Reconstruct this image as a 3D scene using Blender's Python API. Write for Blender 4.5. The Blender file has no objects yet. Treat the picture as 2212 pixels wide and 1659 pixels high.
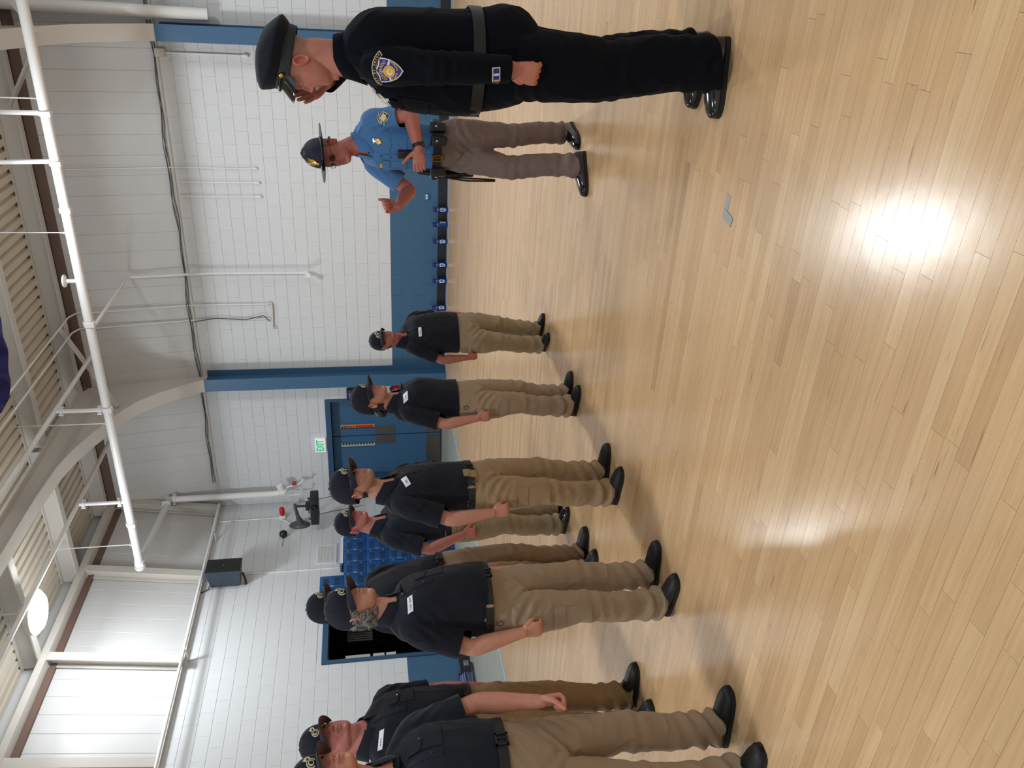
import bpy, bmesh, math, random
import numpy as np
from mathutils import Vector, Matrix, noise
from mathutils.bvhtree import BVHTree
random.seed(7); np.random.seed(7)
S = bpy.context.scene; COL = S.collection
PI = math.pi
# ---------------------------------------------------------------- camera, world, lamps, exposure
CAMZ = 1.45
def setup_camera():
    f, cx, cy = 1722.0, 829.5, 1106.0           # pixels, for the frame held upright (1659 x 2212)
    X = -np.array([-2420-cx, 900-cy, f]); Y = np.array([1764-cx, 762-cy, f])
    X /= np.linalg.norm(X); Y /= np.linalg.norm(Y)
    X = X - Y*(X@Y); X /= np.linalg.norm(X); Z = np.cross(X, Y)
    R = np.stack([X, Y, Z])                      # columns: camera right, down, forward in the world
    right, up, fwd = Vector(R[:, 0]), Vector(-R[:, 1]), Vector(R[:, 2])
    cam = bpy.data.cameras.new('camera'); o = bpy.data.objects.new('camera', cam); COL.objects.link(o)
    lx, ly, lz = -up, right, -fwd                # the phone lies on its side: the frame is turned a quarter
    M = Matrix(((lx.x, ly.x, lz.x, 0), (lx.y, ly.y, lz.y, 0), (lx.z, ly.z, lz.z, CAMZ), (0, 0, 0, 1)))
    o.matrix_world = M
    cam.sensor_fit = 'HORIZONTAL'; cam.sensor_width = 36; cam.lens = 36*f/2212; cam.clip_start = 0.05; cam.clip_end = 200
    S.camera = o
    return R
CR = setup_camera()
def project(p):
    c = CR.T @ (np.array(p, float)-np.array([0, 0, CAMZ]))
    if c[2] < 0.2: return None
    return (1106+1722*c[1]/c[2], 1659-(829.5+1722*c[0]/c[2]), c[2])
w = bpy.data.worlds.new('world'); S.world = w; w.use_nodes = True
w.node_tree.nodes['Background'].inputs[0].default_value = (0.75, 0.85, 1, 1)
w.node_tree.nodes['Background'].inputs[1].default_value = 0.05
S.view_settings.view_transform = 'Standard'; S.view_settings.look = 'None'
S.view_settings.gamma = 1; S.view_settings.use_curve_mapping = False
S.view_settings.exposure = 0.04
try:
    S.cycles.use_denoising = True; S.cycles.max_bounces = 8; S.cycles.diffuse_bounces = 4; S.cycles.glossy_bounces = 3
    S.cycles.transmission_bounces = 4; S.cycles.transparent_max_bounces = 6; S.cycles.caustics_reflective = False; S.cycles.caustics_refractive = False
    S.cycles.sample_clamp_indirect = 4
except Exception: pass
LAMPS = [(-8.2, 9.08, 6.0), (-2.9, 9.3, 6.0), (2.4, 9.3, 6.0), (-8.2, 1.0, 6.0), (-2.9, 1.0, 6.0), (2.4, 1.0, 6.0), (-8.2, -6.5, 6.0), (-2.9, -6.5, 6.0), (2.4, -6.5, 6.0)]
LAMP_W = [75, 165, 150, 90, 90, 90, 120, 120, 120]
for (x, y, z), wt in zip(LAMPS, LAMP_W):
    l = bpy.data.lights.new('lamp_light', 'AREA'); l.shape = 'DISK'; l.size = 0.55; l.energy = wt; l.color = (0.91, 0.965, 1.0); l.spread = math.radians(170)
    o = bpy.data.objects.new('lamp_light', l); COL.objects.link(o); o.location = (x, y, z-0.15)

for k, e in ((0, 85), (1, 50), (2, 50), (4, 35)):
    l = bpy.data.lights.new('lamp_glow', 'POINT'); l.energy = e; l.shadow_soft_size = 0.25; l.color = (0.91, 0.965, 1.0)
    o = bpy.data.objects.new('lamp_glow', l); COL.objects.link(o); o.location = (LAMPS[k][0], LAMPS[k][1], LAMPS[k][2]-0.34)
# ---------------------------------------------------------------- materials
def srgb(r, g=None, b=None):
    if g is None: r, g, b = r
    c = [x/255.0 for x in (r, g, b)]
    return tuple(x/12.92 if x <= 0.04045 else ((x+0.055)/1.055)**2.4 for x in c)
def mat(name, col, rough=0.5, metal=0.0, noise_amt=0.0, noise_scale=20, bump=0.0, bump_scale=60, coat=0.0, spec=0.5, attr=None, sheen=0.0, emit=None, emit_s=0, stretch=None, sss=0.0):
    m = bpy.data.materials.new(name); m.use_nodes = True
    nt = m.node_tree; N = nt.nodes; L = nt.links; b = N['Principled BSDF']
    c = srgb(*col) + (1,)
    b.inputs['Base Color'].default_value = c; b.inputs['Roughness'].default_value = rough; b.inputs['Metallic'].default_value = metal
    b.inputs['Specular IOR Level'].default_value = spec
    if coat: b.inputs['Coat Weight'].default_value = coat; b.inputs['Coat Roughness'].default_value = 0.15
    if sheen: b.inputs['Sheen Weight'].default_value = sheen; b.inputs['Sheen Roughness'].default_value = 0.5
    if sss:
        b.inputs['Subsurface Weight'].default_value = sss; b.inputs['Subsurface Radius'].default_value = (0.012, 0.004, 0.002); b.inputs['Subsurface Scale'].default_value = 1
    if emit: b.inputs['Emission Color'].default_value = srgb(*emit)+(1,); b.inputs['Emission Strength'].default_value = emit_s
    tc = N.new('ShaderNodeTexCoord'); vec = tc.outputs['Object']
    if stretch:
        mp = N.new('ShaderNodeMapping'); mp.inputs['Scale'].default_value = stretch; L.new(vec, mp.inputs['Vector']); vec = mp.outputs[0]
    src = None
    if attr:
        a = N.new('ShaderNodeVertexColor'); a.layer_name = attr; src = a.outputs['Color']; L.new(src, b.inputs['Base Color'])
    if noise_amt:
        n = N.new('ShaderNodeTexNoise'); n.inputs['Scale'].default_value = noise_scale; n.inputs['Detail'].default_value = 4; L.new(vec, n.inputs['Vector'])
        mr = N.new('ShaderNodeMapRange'); mr.inputs['From Min'].default_value = 0.3; mr.inputs['From Max'].default_value = 0.7
        mr.inputs['To Min'].default_value = 1-noise_amt; mr.inputs['To Max'].default_value = 1+noise_amt; L.new(n.outputs['Fac'], mr.inputs['Value'])
        mx = N.new('ShaderNodeMix'); mx.data_type = 'RGBA'; mx.blend_type = 'MULTIPLY'; mx.inputs['Factor'].default_value = 1
        if src: L.new(src, mx.inputs['A'])
        else: mx.inputs['A'].default_value = c
        L.new(mr.outputs['Result'], mx.inputs['B']); L.new(mx.outputs['Result'], b.inputs['Base Color'])
    if bump:
        n2 = N.new('ShaderNodeTexNoise'); n2.inputs['Scale'].default_value = bump_scale; n2.inputs['Detail'].default_value = 3; L.new(vec, n2.inputs['Vector'])
        bp = N.new('ShaderNodeBump'); bp.inputs['Strength'].default_value = bump; bp.inputs['Distance'].default_value = 0.01; L.new(n2.outputs['Fac'], bp.inputs['Height']); L.new(bp.outputs['Normal'], b.inputs['Normal'])
    return m
def wood_material():
    m = bpy.data.materials.new('maple_boards'); m.use_nodes = True; nt = m.node_tree; N = nt.nodes; L = nt.links; b = N['Principled BSDF']
    geo = N.new('ShaderNodeNewGeometry'); at = N.new('ShaderNodeVertexColor'); at.layer_name = 'tone'
    sep = N.new('ShaderNodeSeparateColor'); L.new(at.outputs['Color'], sep.inputs[0])
    off = N.new('ShaderNodeVectorMath'); off.operation = 'SCALE'; off.inputs['Scale'].default_value = 30; L.new(at.outputs['Color'], off.inputs[0])
    add = N.new('ShaderNodeVectorMath'); L.new(geo.outputs['Position'], add.inputs[0]); L.new(off.outputs[0], add.inputs[1])
    mp = N.new('ShaderNodeMapping'); mp.inputs['Scale'].default_value = (2.2, 45, 1); L.new(add.outputs[0], mp.inputs['Vector'])
    n = N.new('ShaderNodeTexNoise'); n.inputs['Scale'].default_value = 1.6; n.inputs['Detail'].default_value = 5; n.inputs['Distortion'].default_value = 0.6; L.new(mp.outputs[0], n.inputs['Vector'])
    ramp = N.new('ShaderNodeValToRGB'); L.new(sep.outputs[0], ramp.inputs[0])
    e = ramp.color_ramp.elements; e[0].position = 0; e[0].color = srgb(188, 150, 110)+(1,); e[1].position = 1; e[1].color = srgb(212, 178, 136)+(1,)
    k = ramp.color_ramp.elements.new(0.35); k.color = srgb(200, 163, 121)+(1,)
    k = ramp.color_ramp.elements.new(0.7); k.color = srgb(206, 170, 128)+(1,)
    mr = N.new('ShaderNodeMapRange'); mr.inputs['From Min'].default_value = 0.3; mr.inputs['From Max'].default_value = 0.75; mr.inputs['To Min'].default_value = 0.9; mr.inputs['To Max'].default_value = 1.08; L.new(n.outputs['Fac'], mr.inputs['Value'])
    mx = N.new('ShaderNodeMix'); mx.data_type = 'RGBA'; mx.blend_type = 'MULTIPLY'; mx.inputs['Factor'].default_value = 1; L.new(ramp.outputs[0], mx.inputs['A']); L.new(mr.outputs['Result'], mx.inputs['B'])
    # mineral streaks
    mp2 = N.new('ShaderNodeMapping'); mp2.inputs['Scale'].default_value = (5, 90, 1); L.new(add.outputs[0], mp2.inputs['Vector'])
    n2 = N.new('ShaderNodeTexNoise'); n2.inputs['Scale'].default_value = 1.0; n2.inputs['Detail'].default_value = 2; L.new(mp2.outputs[0], n2.inputs['Vector'])
    r2 = N.new('ShaderNodeMapRange'); r2.inputs['From Min'].default_value = 0.70; r2.inputs['From Max'].default_value = 0.80; L.new(n2.outputs['Fac'], r2.inputs['Value'])
    mx2 = N.new('ShaderNodeMix'); mx2.data_type = 'RGBA'; L.new(r2.outputs['Result'], mx2.inputs['Factor']); L.new(mx.outputs['Result'], mx2.inputs['A']); mx2.inputs['B'].default_value = srgb(120, 82, 46)+(1,)
    L.new(mx2.outputs['Result'], b.inputs['Base Color'])
    n3 = N.new('ShaderNodeTexNoise'); n3.inputs['Scale'].default_value = 2.0; n3.inputs['Detail'].default_value = 3; L.new(geo.outputs['Position'], n3.inputs['Vector'])
    r3 = N.new('ShaderNodeMapRange'); r3.inputs['To Min'].default_value = 0.18; r3.inputs['To Max'].default_value = 0.26; L.new(n3.outputs['Fac'], r3.inputs['Value']); L.new(r3.outputs['Result'], b.inputs['Roughness'])
    b.inputs['Specular IOR Level'].default_value = 0.5
    n4 = N.new('ShaderNodeTexNoise'); n4.inputs['Scale'].default_value = 9.0; n4.inputs['Detail'].default_value = 2; L.new(geo.outputs['Position'], n4.inputs['Vector'])
    bp = N.new('ShaderNodeBump'); bp.inputs['Strength'].default_value = 0.05; bp.inputs['Distance'].default_value = 0.01; L.new(n4.outputs['Fac'], bp.inputs['Height']); L.new(bp.outputs['Normal'], b.inputs['Normal'])
    return m
M = {}
M['wood'] = wood_material()
M['white_block'] = mat('white_block_paint', (212, 216, 220), 0.45, bump=0.12, bump_scale=70)
M['white_block'].node_tree.nodes['Principled BSDF'].inputs['Specular IOR Level'].default_value = 0.35
M['blue_block'] = mat('blue_block_paint', (58, 97, 130), 0.42, bump=0.1, bump_scale=70)
M['blue_steel'] = mat('blue_steel_paint', (56, 95, 130), 0.4)
M['navy_steel'] = mat('dark_blue_frame_paint', (46, 80, 110), 0.4)
M['panel'] = mat('white_wall_panel', (206, 207, 208), 0.45, noise_amt=0.015, noise_scale=3)
M['steel_white'] = mat('white_painted_steel', (206, 202, 196), 0.5)
M['steel_beige'] = mat('primed_beige_steel', (182, 170, 150), 0.55)
M['deck'] = mat('roof_deck_paint', (214, 206, 192), 0.5)
M['brown_gap'] = mat('brown_wood_blocking', (112, 90, 80), 0.7)
M['pipe'] = mat('white_pipe_paint', (228, 228, 228), 0.4)
M['concrete'] = mat('grey_concrete', (140, 142, 134), 0.6, noise_amt=0.08, noise_scale=4, bump=0.05)
M['edge'] = mat('grey_blue_edge_paint', (150, 162, 172), 0.5, noise_amt=0.05, noise_scale=8)
M['black_vinyl'] = mat('black_vinyl', (30, 30, 36), 0.45)
M['black_plastic'] = mat('black_plastic', (24, 24, 27), 0.5)
M['dark_grey'] = mat('dark_grey_paint', (74, 80, 84), 0.4)
M['grey_metal'] = mat('grey_metal', (150, 150, 150), 0.35, metal=0.8)
M['stainless'] = mat('brushed_stainless', (140, 132, 120), 0.38, metal=0.9, noise_amt=0.06, noise_scale=5, stretch=(1, 1, 30))
M['cable'] = mat('grey_cable', (70, 70, 72), 0.6)
M['white_plastic'] = mat('white_plastic', (225, 225, 225), 0.4)
M['red'] = mat('red_paint', (190, 24, 28), 0.3)
M['black_line'] = mat('black_void', (12, 12, 14), 0.8)

# ---------------------------------------------------------------- mesh helpers
class MB:
    def __init__(s): s.v = []; s.f = []; s.m = []; s.mi = 0
    def add(s, V, F, mi=None):
        o = len(s.v); s.v += [tuple(p) for p in V]; s.f += [tuple(i+o for i in f) for f in F]; s.m += [s.mi if mi is None else mi]*len(F); return s
    def box(s, lo, hi, mi=None, rot=None, bev=0):
        x0, y0, z0 = lo; x1, y1, z1 = hi
        if bev:
            bm = bmesh.new(); bmesh.ops.create_cube(bm, size=1)
            for v in bm.verts: v.co = Vector(((x0+x1)/2+v.co.x*(x1-x0), (y0+y1)/2+v.co.y*(y1-y0), (z0+z1)/2+v.co.z*(z1-z0)))
            bmesh.ops.bevel(bm, geom=bm.edges[:], offset=bev, segments=2, affect='EDGES', profile=0.5)
            bm.verts.index_update(); V = [v.co.copy() for v in bm.verts]; F = [[v.index for v in f.verts] for f in bm.faces]; bm.free()
        else:
            V = [Vector(p) for p in ((x0,y0,z0),(x1,y0,z0),(x1,y1,z0),(x0,y1,z0),(x0,y0,z1),(x1,y0,z1),(x1,y1,z1),(x0,y1,z1))]
            F = [(0,3,2,1),(4,5,6,7),(0,1,5,4),(1,2,6,5),(2,3,7,6),(3,0,4,7)]
        if rot is not None:
            c = Vector(((x0+x1)/2, (y0+y1)/2, (z0+z1)/2)); V = [c+rot@(p-c) for p in V]
        return s.add(V, F, mi)
    def tube(s, path, r, n=12, mi=None, caps=True, rfun=None):
        P = [Vector(p) for p in path]; k = len(P); rings = []
        t0 = (P[1]-P[0]).normalized(); a = t0.orthogonal().normalized()
        for i in range(k):
            t = (P[min(i+1, k-1)]-P[max(i-1, 0)]).normalized()
            a = (a-t*a.dot(t)).normalized(); b = t.cross(a); rr = r if rfun is None else rfun(i)
            rings.append([P[i]+(a*math.cos(2*PI*j/n)+b*math.sin(2*PI*j/n))*rr for j in range(n)])
        V = [p for R in rings for p in R]; F = [(i*n+j, i*n+(j+1) % n, (i+1)*n+(j+1) % n, (i+1)*n+j) for i in range(k-1) for j in range(n)]
        if caps: F += [tuple(range(n-1, -1, -1)), tuple(range((k-1)*n, k*n))]
        return s.add(V, F, mi)
    def lathe(s, prof, n=24, mi=None, Mx=None, caps=True):
        V = [Vector((r*math.cos(2*PI*j/n), r*math.sin(2*PI*j/n), z)) for r, z in prof for j in range(n)]; k = len(prof)
        F = [(i*n+j, i*n+(j+1) % n, (i+1)*n+(j+1) % n, (i+1)*n+j) for i in range(k-1) for j in range(n)]
        if caps: F += [tuple(range(n-1, -1, -1)), tuple(range((k-1)*n, k*n))]
        if Mx is not None: V = [Mx@p for p in V]
        return s.add(V, F, mi)
    def prism(s, poly, d0, d1, plane='xz', mi=None):
        n = len(poly)
        def P(u, v, d): return {'xz': (u, d, v), 'yz': (d, u, v), 'xy': (u, v, d)}[plane]
        V = [P(u, v, d0) for u, v in poly]+[P(u, v, d1) for u, v in poly]
        F = [tuple(range(n-1, -1, -1)), tuple(range(n, 2*n))]+[(i, (i+1) % n, n+(i+1) % n, n+i) for i in range(n)]
        return s.add(V, F, mi)
    def mesh(s, name, mats, smooth=None):
        me = bpy.data.meshes.new(name); me.from_pydata([tuple(p) for p in s.v], [], s.f)
        for m in (mats if isinstance(mats, (list, tuple)) else [mats]): me.materials.append(m)
        if any(s.m): me.polygons.foreach_set('material_index', s.m)
        bm = bmesh.new(); bm.from_mesh(me); bmesh.ops.recalc_face_normals(bm, faces=bm.faces); bm.to_mesh(me); bm.free()
        if smooth:
            me.polygons.foreach_set('use_smooth', [True]*len(me.polygons)); me.set_sharp_from_angle(angle=math.radians(smooth))
        return me
    def build(s, name, mats, parent=None, smooth=None):
        return obj(name, s.mesh(name, mats, smooth), parent)
def obj(name, me, parent=None):
    o = bpy.data.objects.new(name, me); COL.objects.link(o)
    if parent is not None:
        o.parent = parent; pm = parent
        o.matrix_parent_inverse = world_m(pm).inverted()
    return o
def world_m(o):
    m = Matrix.LocRotScale(o.location, o.rotation_euler, o.scale)
    return m if o.parent is None else world_m(o.parent) @ o.matrix_parent_inverse @ m
def tag(o, label=None, cat=None, group=None, kind=None):
    if label: o['label'] = label
    if cat: o['category'] = cat
    if group: o['group'] = group
    if kind: o['kind'] = kind
    return o
def thing(name, label, cat, loc=(0, 0, 0), group=None):
    o = bpy.data.objects.new(name, None); COL.objects.link(o); o.location = loc; o.empty_display_size = 0.1
    return tag(o, label, cat, group)
def box(name, lo, hi, m, parent=None, bev=0): return MB().box(lo, hi, bev=bev).build(name, m, parent, smooth=40 if bev else None)
def structure(o): o['kind'] = 'structure'; return o

# ---------------------------------------------------------------- floor
YB, XL, ZT = 13.48, -9.8, 4.37          # back wall, left wall, top of the block work
WX, WY = -7.2, 13.12                    # edges of the maple court
floor = structure(MB().box((-10.2, -9, -0.2), (7, 14.4, -0.012)).build('floor', M['concrete']))
def board(x0, x1, y0, y1, tone, mb):
    e = 0.0004; d = 0.0012
    V = [(x0, y0, -0.012), (x1, y0, -0.012), (x1, y1, -0.012), (x0, y1, -0.012), (x0+e, y0+e, -d*0), (x1-e, y0+e, 0), (x1-e, y1-e, 0), (x0+e, y1-e, 0)]
    mb.add(V, [(4, 5, 6, 7), (0, 1, 5, 4), (1, 2, 6, 5), (2, 3, 7, 6), (3, 0, 4, 7)]); mb.tones += [tone]*8
def tone_mesh(mb, name):
    me = bpy.data.meshes.new(name); me.from_pydata(mb.v, [], mb.f); me.materials.append(M['wood'])
    ca = me.color_attributes.new('tone', 'FLOAT_COLOR', 'POINT'); ca.data.foreach_set('color', np.array(mb.tones, dtype=np.float32).ravel()); return me
BW = 0.054; rows = int((WY-(-1.0))/BW); boards = []
for r in range(rows):
    y1 = WY-r*BW; y0 = y1-BW; x = WX-random.random()*0.6
    while x < 2.6:
        ln = random.choice([0.35, 0.5, 0.7, 0.9, 1.1, 1.3])*random.uniform(0.85, 1.15); a = max(x, WX); b = min(x+ln, 2.6); x += ln
        if b-a > 0.02: boards.append((a, b, y0, y1, (random.random()*0.55+random.random()*0.45, random.random(), random.random(), 1)))
def visible_px(b):
    a = 0
    for t in (0.1, 0.5, 0.9):
        q = project((b[0]+(b[1]-b[0])*t, b[2], 0))
        if q and -20 < q[0] < 2232 and -20 < q[1] < 1679: a = max(a, 1/q[2]**3*(b[1]-b[0]))
    return a
boards.sort(key=visible_px, reverse=True)
for b in boards[:300]:
    mb = MB(); mb.tones = []; board(*b, mb); obj('floor_board', tone_mesh(mb, 'floor_board'), floor)
mb = MB(); mb.tones = []
for b in boards[300:]: board(*b, mb)
tag(obj('floor_boards', tone_mesh(mb, 'floor_boards'), floor), kind='stuff')
MB().box((2.6, -9, -0.012), (7, WY, 0)).box((WX, -9, -0.012), (2.6, WY-rows*BW, 0)).build('trim_3', M['edge'])['kind'] = 'structure'
structure(MB().box((WX-0.09, -4, -0.012), (WX, WY, 0.006)).build('trim_1', M['edge']))
structure(MB().box((WX-0.09, WY, -0.012), (3, WY+0.02, 0.004)).box((-6.75, WY+0.02, -0.012), (3, YB, -0.002)).build('trim_2', M['edge']))

# ---------------------------------------------------------------- block walls
COURSE, BL = 0.2, 0.4
def block_mesh(m, w, h):
    mb = MB(); d = 0.0035; ez, ex = 0.0035, 0.0008
    mb.add([(0, 0, 0), (w, 0, 0), (w, 0, h), (0, 0, h), (ex, -d, ez), (w-ex, -d, ez), (w-ex, -d, h-ez), (ex, -d, h-ez)], [(4, 5, 6, 7), (0, 1, 5, 4), (1, 2, 6, 5), (2, 3, 7, 6), (3, 0, 4, 7)])
    return mb
bm_cache = {}
def bmesh_for(mname, w, h):
    k = (mname, round(w, 3), round(h, 3))
    if k not in bm_cache: bm_cache[k] = block_mesh(M[mname], w-0.0008, h-0.002).mesh('block', M[mname])
    return bm_cache[k]
def block_wall(parent, length, to_world, holes, dado):
    """courses of painted block; to_world maps (distance along, height) to a matrix"""
    L = []
    for c in range(-1, 22):
        z0 = max(-0.03+c*COURSE, -0.012); z1 = -0.03+(c+1)*COURSE; z1 = min(z1, ZT)
        if z1 <= 0: continue
        s = -(c % 2)*BL/2
        while s < length:
            a, b = max(s, 0), min(s+BL, length); s += BL
            if b-a < 0.03: continue
            cuts = [(a, b)]
            for h0, h1, hz in holes:
                if z0 < hz-0.05: cuts = [q for (p0, p1) in cuts for q in ((p0, min(p1, h0)), (max(p0, h1), p1)) if q[1]-q[0] > 0.02]
            for (p0, p1) in cuts: L.append((p0, p1, z0, z1, 'blue_block' if z1 < dado+0.05 else 'white_block'))
    def vis(q):
        P = project(to_world((q[0]+q[1])/2, (q[2]+q[3])/2).translation)
        if not P or not (-30 < P[0] < 2240 and -30 < P[1] < 1690): return -1
        return (q[1]-q[0])/P[2] + (0.02 if q[2] > 1.6 else 0)
    L.sort(key=vis, reverse=True)
    for q in L[:300]:
        o = obj('block', bmesh_for(q[4], q[1]-q[0], q[3]-q[2]), None); o.parent = parent; o.matrix_local = to_world(q[0], q[2])
    rest = MB()
    for q in L[300:]:
        b = block_mesh(None, q[1]-q[0]-0.0008, q[3]-q[2]-0.002); T = to_world(q[0], q[2]); rest.add([T@Vector(p) for p in b.v], b.f, 0 if q[4] == 'white_block' else 1)
    tag(rest.build('blocks', [M['white_block'], M['blue_block']], parent), kind='stuff')
DX0, DX1, DZ = -9.36, -7.48, 2.25       # double door opening in the back wall
wall_back = structure(MB().box((DX1, YB+0.008, -0.05), (4.2, YB+0.3, ZT)).box((-10.1, YB+0.008, -0.05), (DX0, YB+0.3, ZT)).box((DX0, YB+0.008, DZ), (DX1, YB+0.3, ZT)).build('wall_back', M['white_block']))
block_wall(wall_back, 14.0, lambda s, z: Matrix.Translation((-9.8+s, YB+0.006, z)), [(DX0+9.8, DX1+9.8, DZ)], 0.97)
LY0, LY1, LZ = 9.22, 10.3, 2.23         # doorway in the left wall
wall_left = structure(MB().box((XL-0.3, LY1, -0.05), (XL-0.008, YB+0.3, ZT)).box((XL-0.3, -9, -0.05), (XL-0.008, LY0, ZT)).box((XL-0.3, LY0, LZ), (XL-0.008, LY1, ZT)).build('wall_left', M['white_block']))
Rl = Matrix.Rotation(PI/2, 4, 'Z')
block_wall(wall_left, 22.4, lambda s, z: Matrix.Translation((XL-0.006, YB-22.4+s, z)) @ Rl, [(LY0-YB+22.4, LY1-YB+22.4, LZ)], 0.97)
structure(MB().box((4.2, -9, -0.05), (4.4, YB+0.3, 6.7)).build('wall_right', M['white_block']))
structure(MB().box((-10.1, -9.2, -0.05), (4.4, -9, 6.7)).build('wall_front', M['white_block']))
# upper cladding: tall white panels leaning a little into the hall
TOPY, TOPX, ZP = 13.2, -9.5, 6.22
wub = structure(MB().add([(-9.9, YB+0.03, ZT-0.05), (4.2, YB+0.03, ZT-0.05), (4.2, TOPY+0.03, ZP+0.5), (-9.9, TOPY+0.03, ZP+0.5), (-9.9, YB+0.3, ZT-0.05), (4.2, YB+0.3, ZT-0.05), (4.2, YB+0.3, ZP+0.5), (-9.9, YB+0.3, ZP+0.5)],
    [(0, 1, 2, 3), (4, 7, 6, 5), (0, 4, 5, 1), (3, 2, 6, 7), (0, 3, 7, 4), (1, 5, 6, 2)]).build('wall_back_upper', M['panel']))
wul = structure(MB().add([(XL-0.03, -9, ZT-0.05), (XL-0.03, YB+.2, ZT-0.05), (TOPX-0.03, YB+.2, ZP+0.5), (TOPX-0.03, -9, ZP+0.5), (XL-0.3, -9, ZT-0.05), (XL-0.3, YB+.2, ZT-0.05), (XL-0.3, YB+.2, ZP+0.5), (XL-0.3, -9, ZP+0.5)],
    [(0, 3, 2, 1), (4, 5, 6, 7), (0, 1, 5, 4), (3, 7, 6, 2), (0, 4, 7, 3), (1, 2, 6, 5)]).build('wall_left_upper', M['panel']))
def clad(parent, p0, p1, lean, n):
    """n panels between p0 and p1 along the foot; lean = vector from the foot to the head"""
    p0, p1, lean = Vector(p0), Vector(p1), Vector(lean); d = (p1-p0)/n; nrm = d.cross(lean).normalized()
    if nrm.dot(Vector((0, 5, 2))-p0) < 0: nrm = -nrm
    e = d.normalized()
    for i in range(n):
        a = p0+d*i+e*0.0006; b = p0+d*(i+1)-e*0.0006; q = nrm*0.004; c = e*0.006
        MB().add([a, b, b+lean, a+lean, a+q+c, b+q-c, b+lean+q-c, a+lean+q+c], [(4, 5, 6, 7), (0, 1, 5, 4), (1, 2, 6, 5), (2, 3, 7, 6), (3, 0, 4, 7)]).build('panel', M['panel'], parent)
clad(wub, (-9.8, YB, ZT), (4.15, YB, ZT), (0, TOPY-YB, ZP-ZT), 45)
clad(wul, (XL, 3.83, ZT), (XL, YB, ZT), (TOPX-XL, 0, ZP-ZT), 31)
structure(MB().box((-9.8, YB-0.03, ZT-0.02), (4.2, YB+0.02, ZT+0.015)).build('trim_4', M['steel_white']))
structure(MB().box((XL-0.02, -2, ZT-0.02), (XL+0.07, YB, ZT+0.02)).build('trim_5', M['steel_white']))
structure(MB().box((-9.6, TOPY-0.06, 6.14), (4.2, TOPY+0.03, 6.27)).build('trim_6', M['brown_gap']))
structure(MB().box((TOPX-0.05, -3, 6.06), (TOPX+0.03, 13.1, 6.16)).build('trim_7', M['brown_gap']))
structure(MB().box((TOPX-0.3, -3, 6.16), (TOPX+0.2, 13.4, 6.26)).build('trim_8', M['steel_white']))
# baseboards
structure(MB().box((-6.78, YB-0.014, -0.012), (4.2, YB+0.002, 0.155)).build('baseboard_back', M['black_vinyl']))
structure(MB().box((XL-0.002, -3, -0.012), (XL+0.012, LY0-0.06, 0.165)).box((XL-0.002, LY1+0.06, -0.012), (XL+0.012, YB, 0.165)).build('baseboard_left', M['black_vinyl']))
# ---------------------------------------------------------------- roof: corrugated deck, purlins, two curved frames
ZD = 6.52
def deck():
    mb = MB(); pitch = 0.165; prof = []; x = -10.2
    while x < 4.4: prof += [(x, ZD), (x+0.095, ZD), (x+0.11, ZD+0.055), (x+0.15, ZD+0.055)]; x += pitch
    n = len(prof); V = [(u, y, z) for y in (-9.1, 13.6) for u, z in prof]
    return mb.add(V, [(i, i+1, n+i+1, n+i) for i in range(n-1)]).build('ceiling', M['deck'])
structure(deck())
structure(MB().box((-10.2, -9.2, ZD+0.075), (4.4, 13.8, ZD+0.2)).build('roof', M['deck']))
def ibeam(mb, p0, p1, h, bw, up=Vector((0, 0, 1)), tf=0.018, tw=0.012, mi=None):
    p0, p1 = Vector(p0), Vector(p1); t = (p1-p0).normalized(); s = t.cross(up).normalized(); u = s.cross(t)
    for (a, b, c, d) in ((-bw/2, bw/2, 0, tf), (-bw/2, bw/2, h-tf, h), (-tw/2, tw/2, tf, h-tf)):
        V = [p+s*x+u*z for p in (p0, p1) for x, z in ((a, c), (b, c), (b, d), (a, d))]
        mb.add(V, [(0, 1, 2, 3), (7, 6, 5, 4), (0, 4, 5, 1), (1, 5, 6, 2), (2, 6, 7, 3), (3, 7, 4, 0)], mi)
    return mb
def purlin(y, x0, x1, label):
    o = ibeam(MB(), (x0, y, 6.25), (x1, y, 6.25), ZD-6.25, 0.14).build('roof_purlin', M['steel_white'])
    return tag(o, label, 'beam', 'roof purlins under the deck')
purlin(12.98, TOPX, 4.2, 'white steel purlin along the eave of the far wall')
purlin(11.2, TOPX, -6.95, 'white purlin between curved frame and side wall, under corrugated deck')
purlin(9.35, TOPX, -6.95, 'white purlin close to the glaring ceiling lamp')
purlin(7.5, TOPX, -6.95, 'white purlin nearest the camera on the lamp side')
purlin(11.2, -6.87, 4.2, 'beige purlin parallel to the eave, beyond the curved frame')
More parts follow.
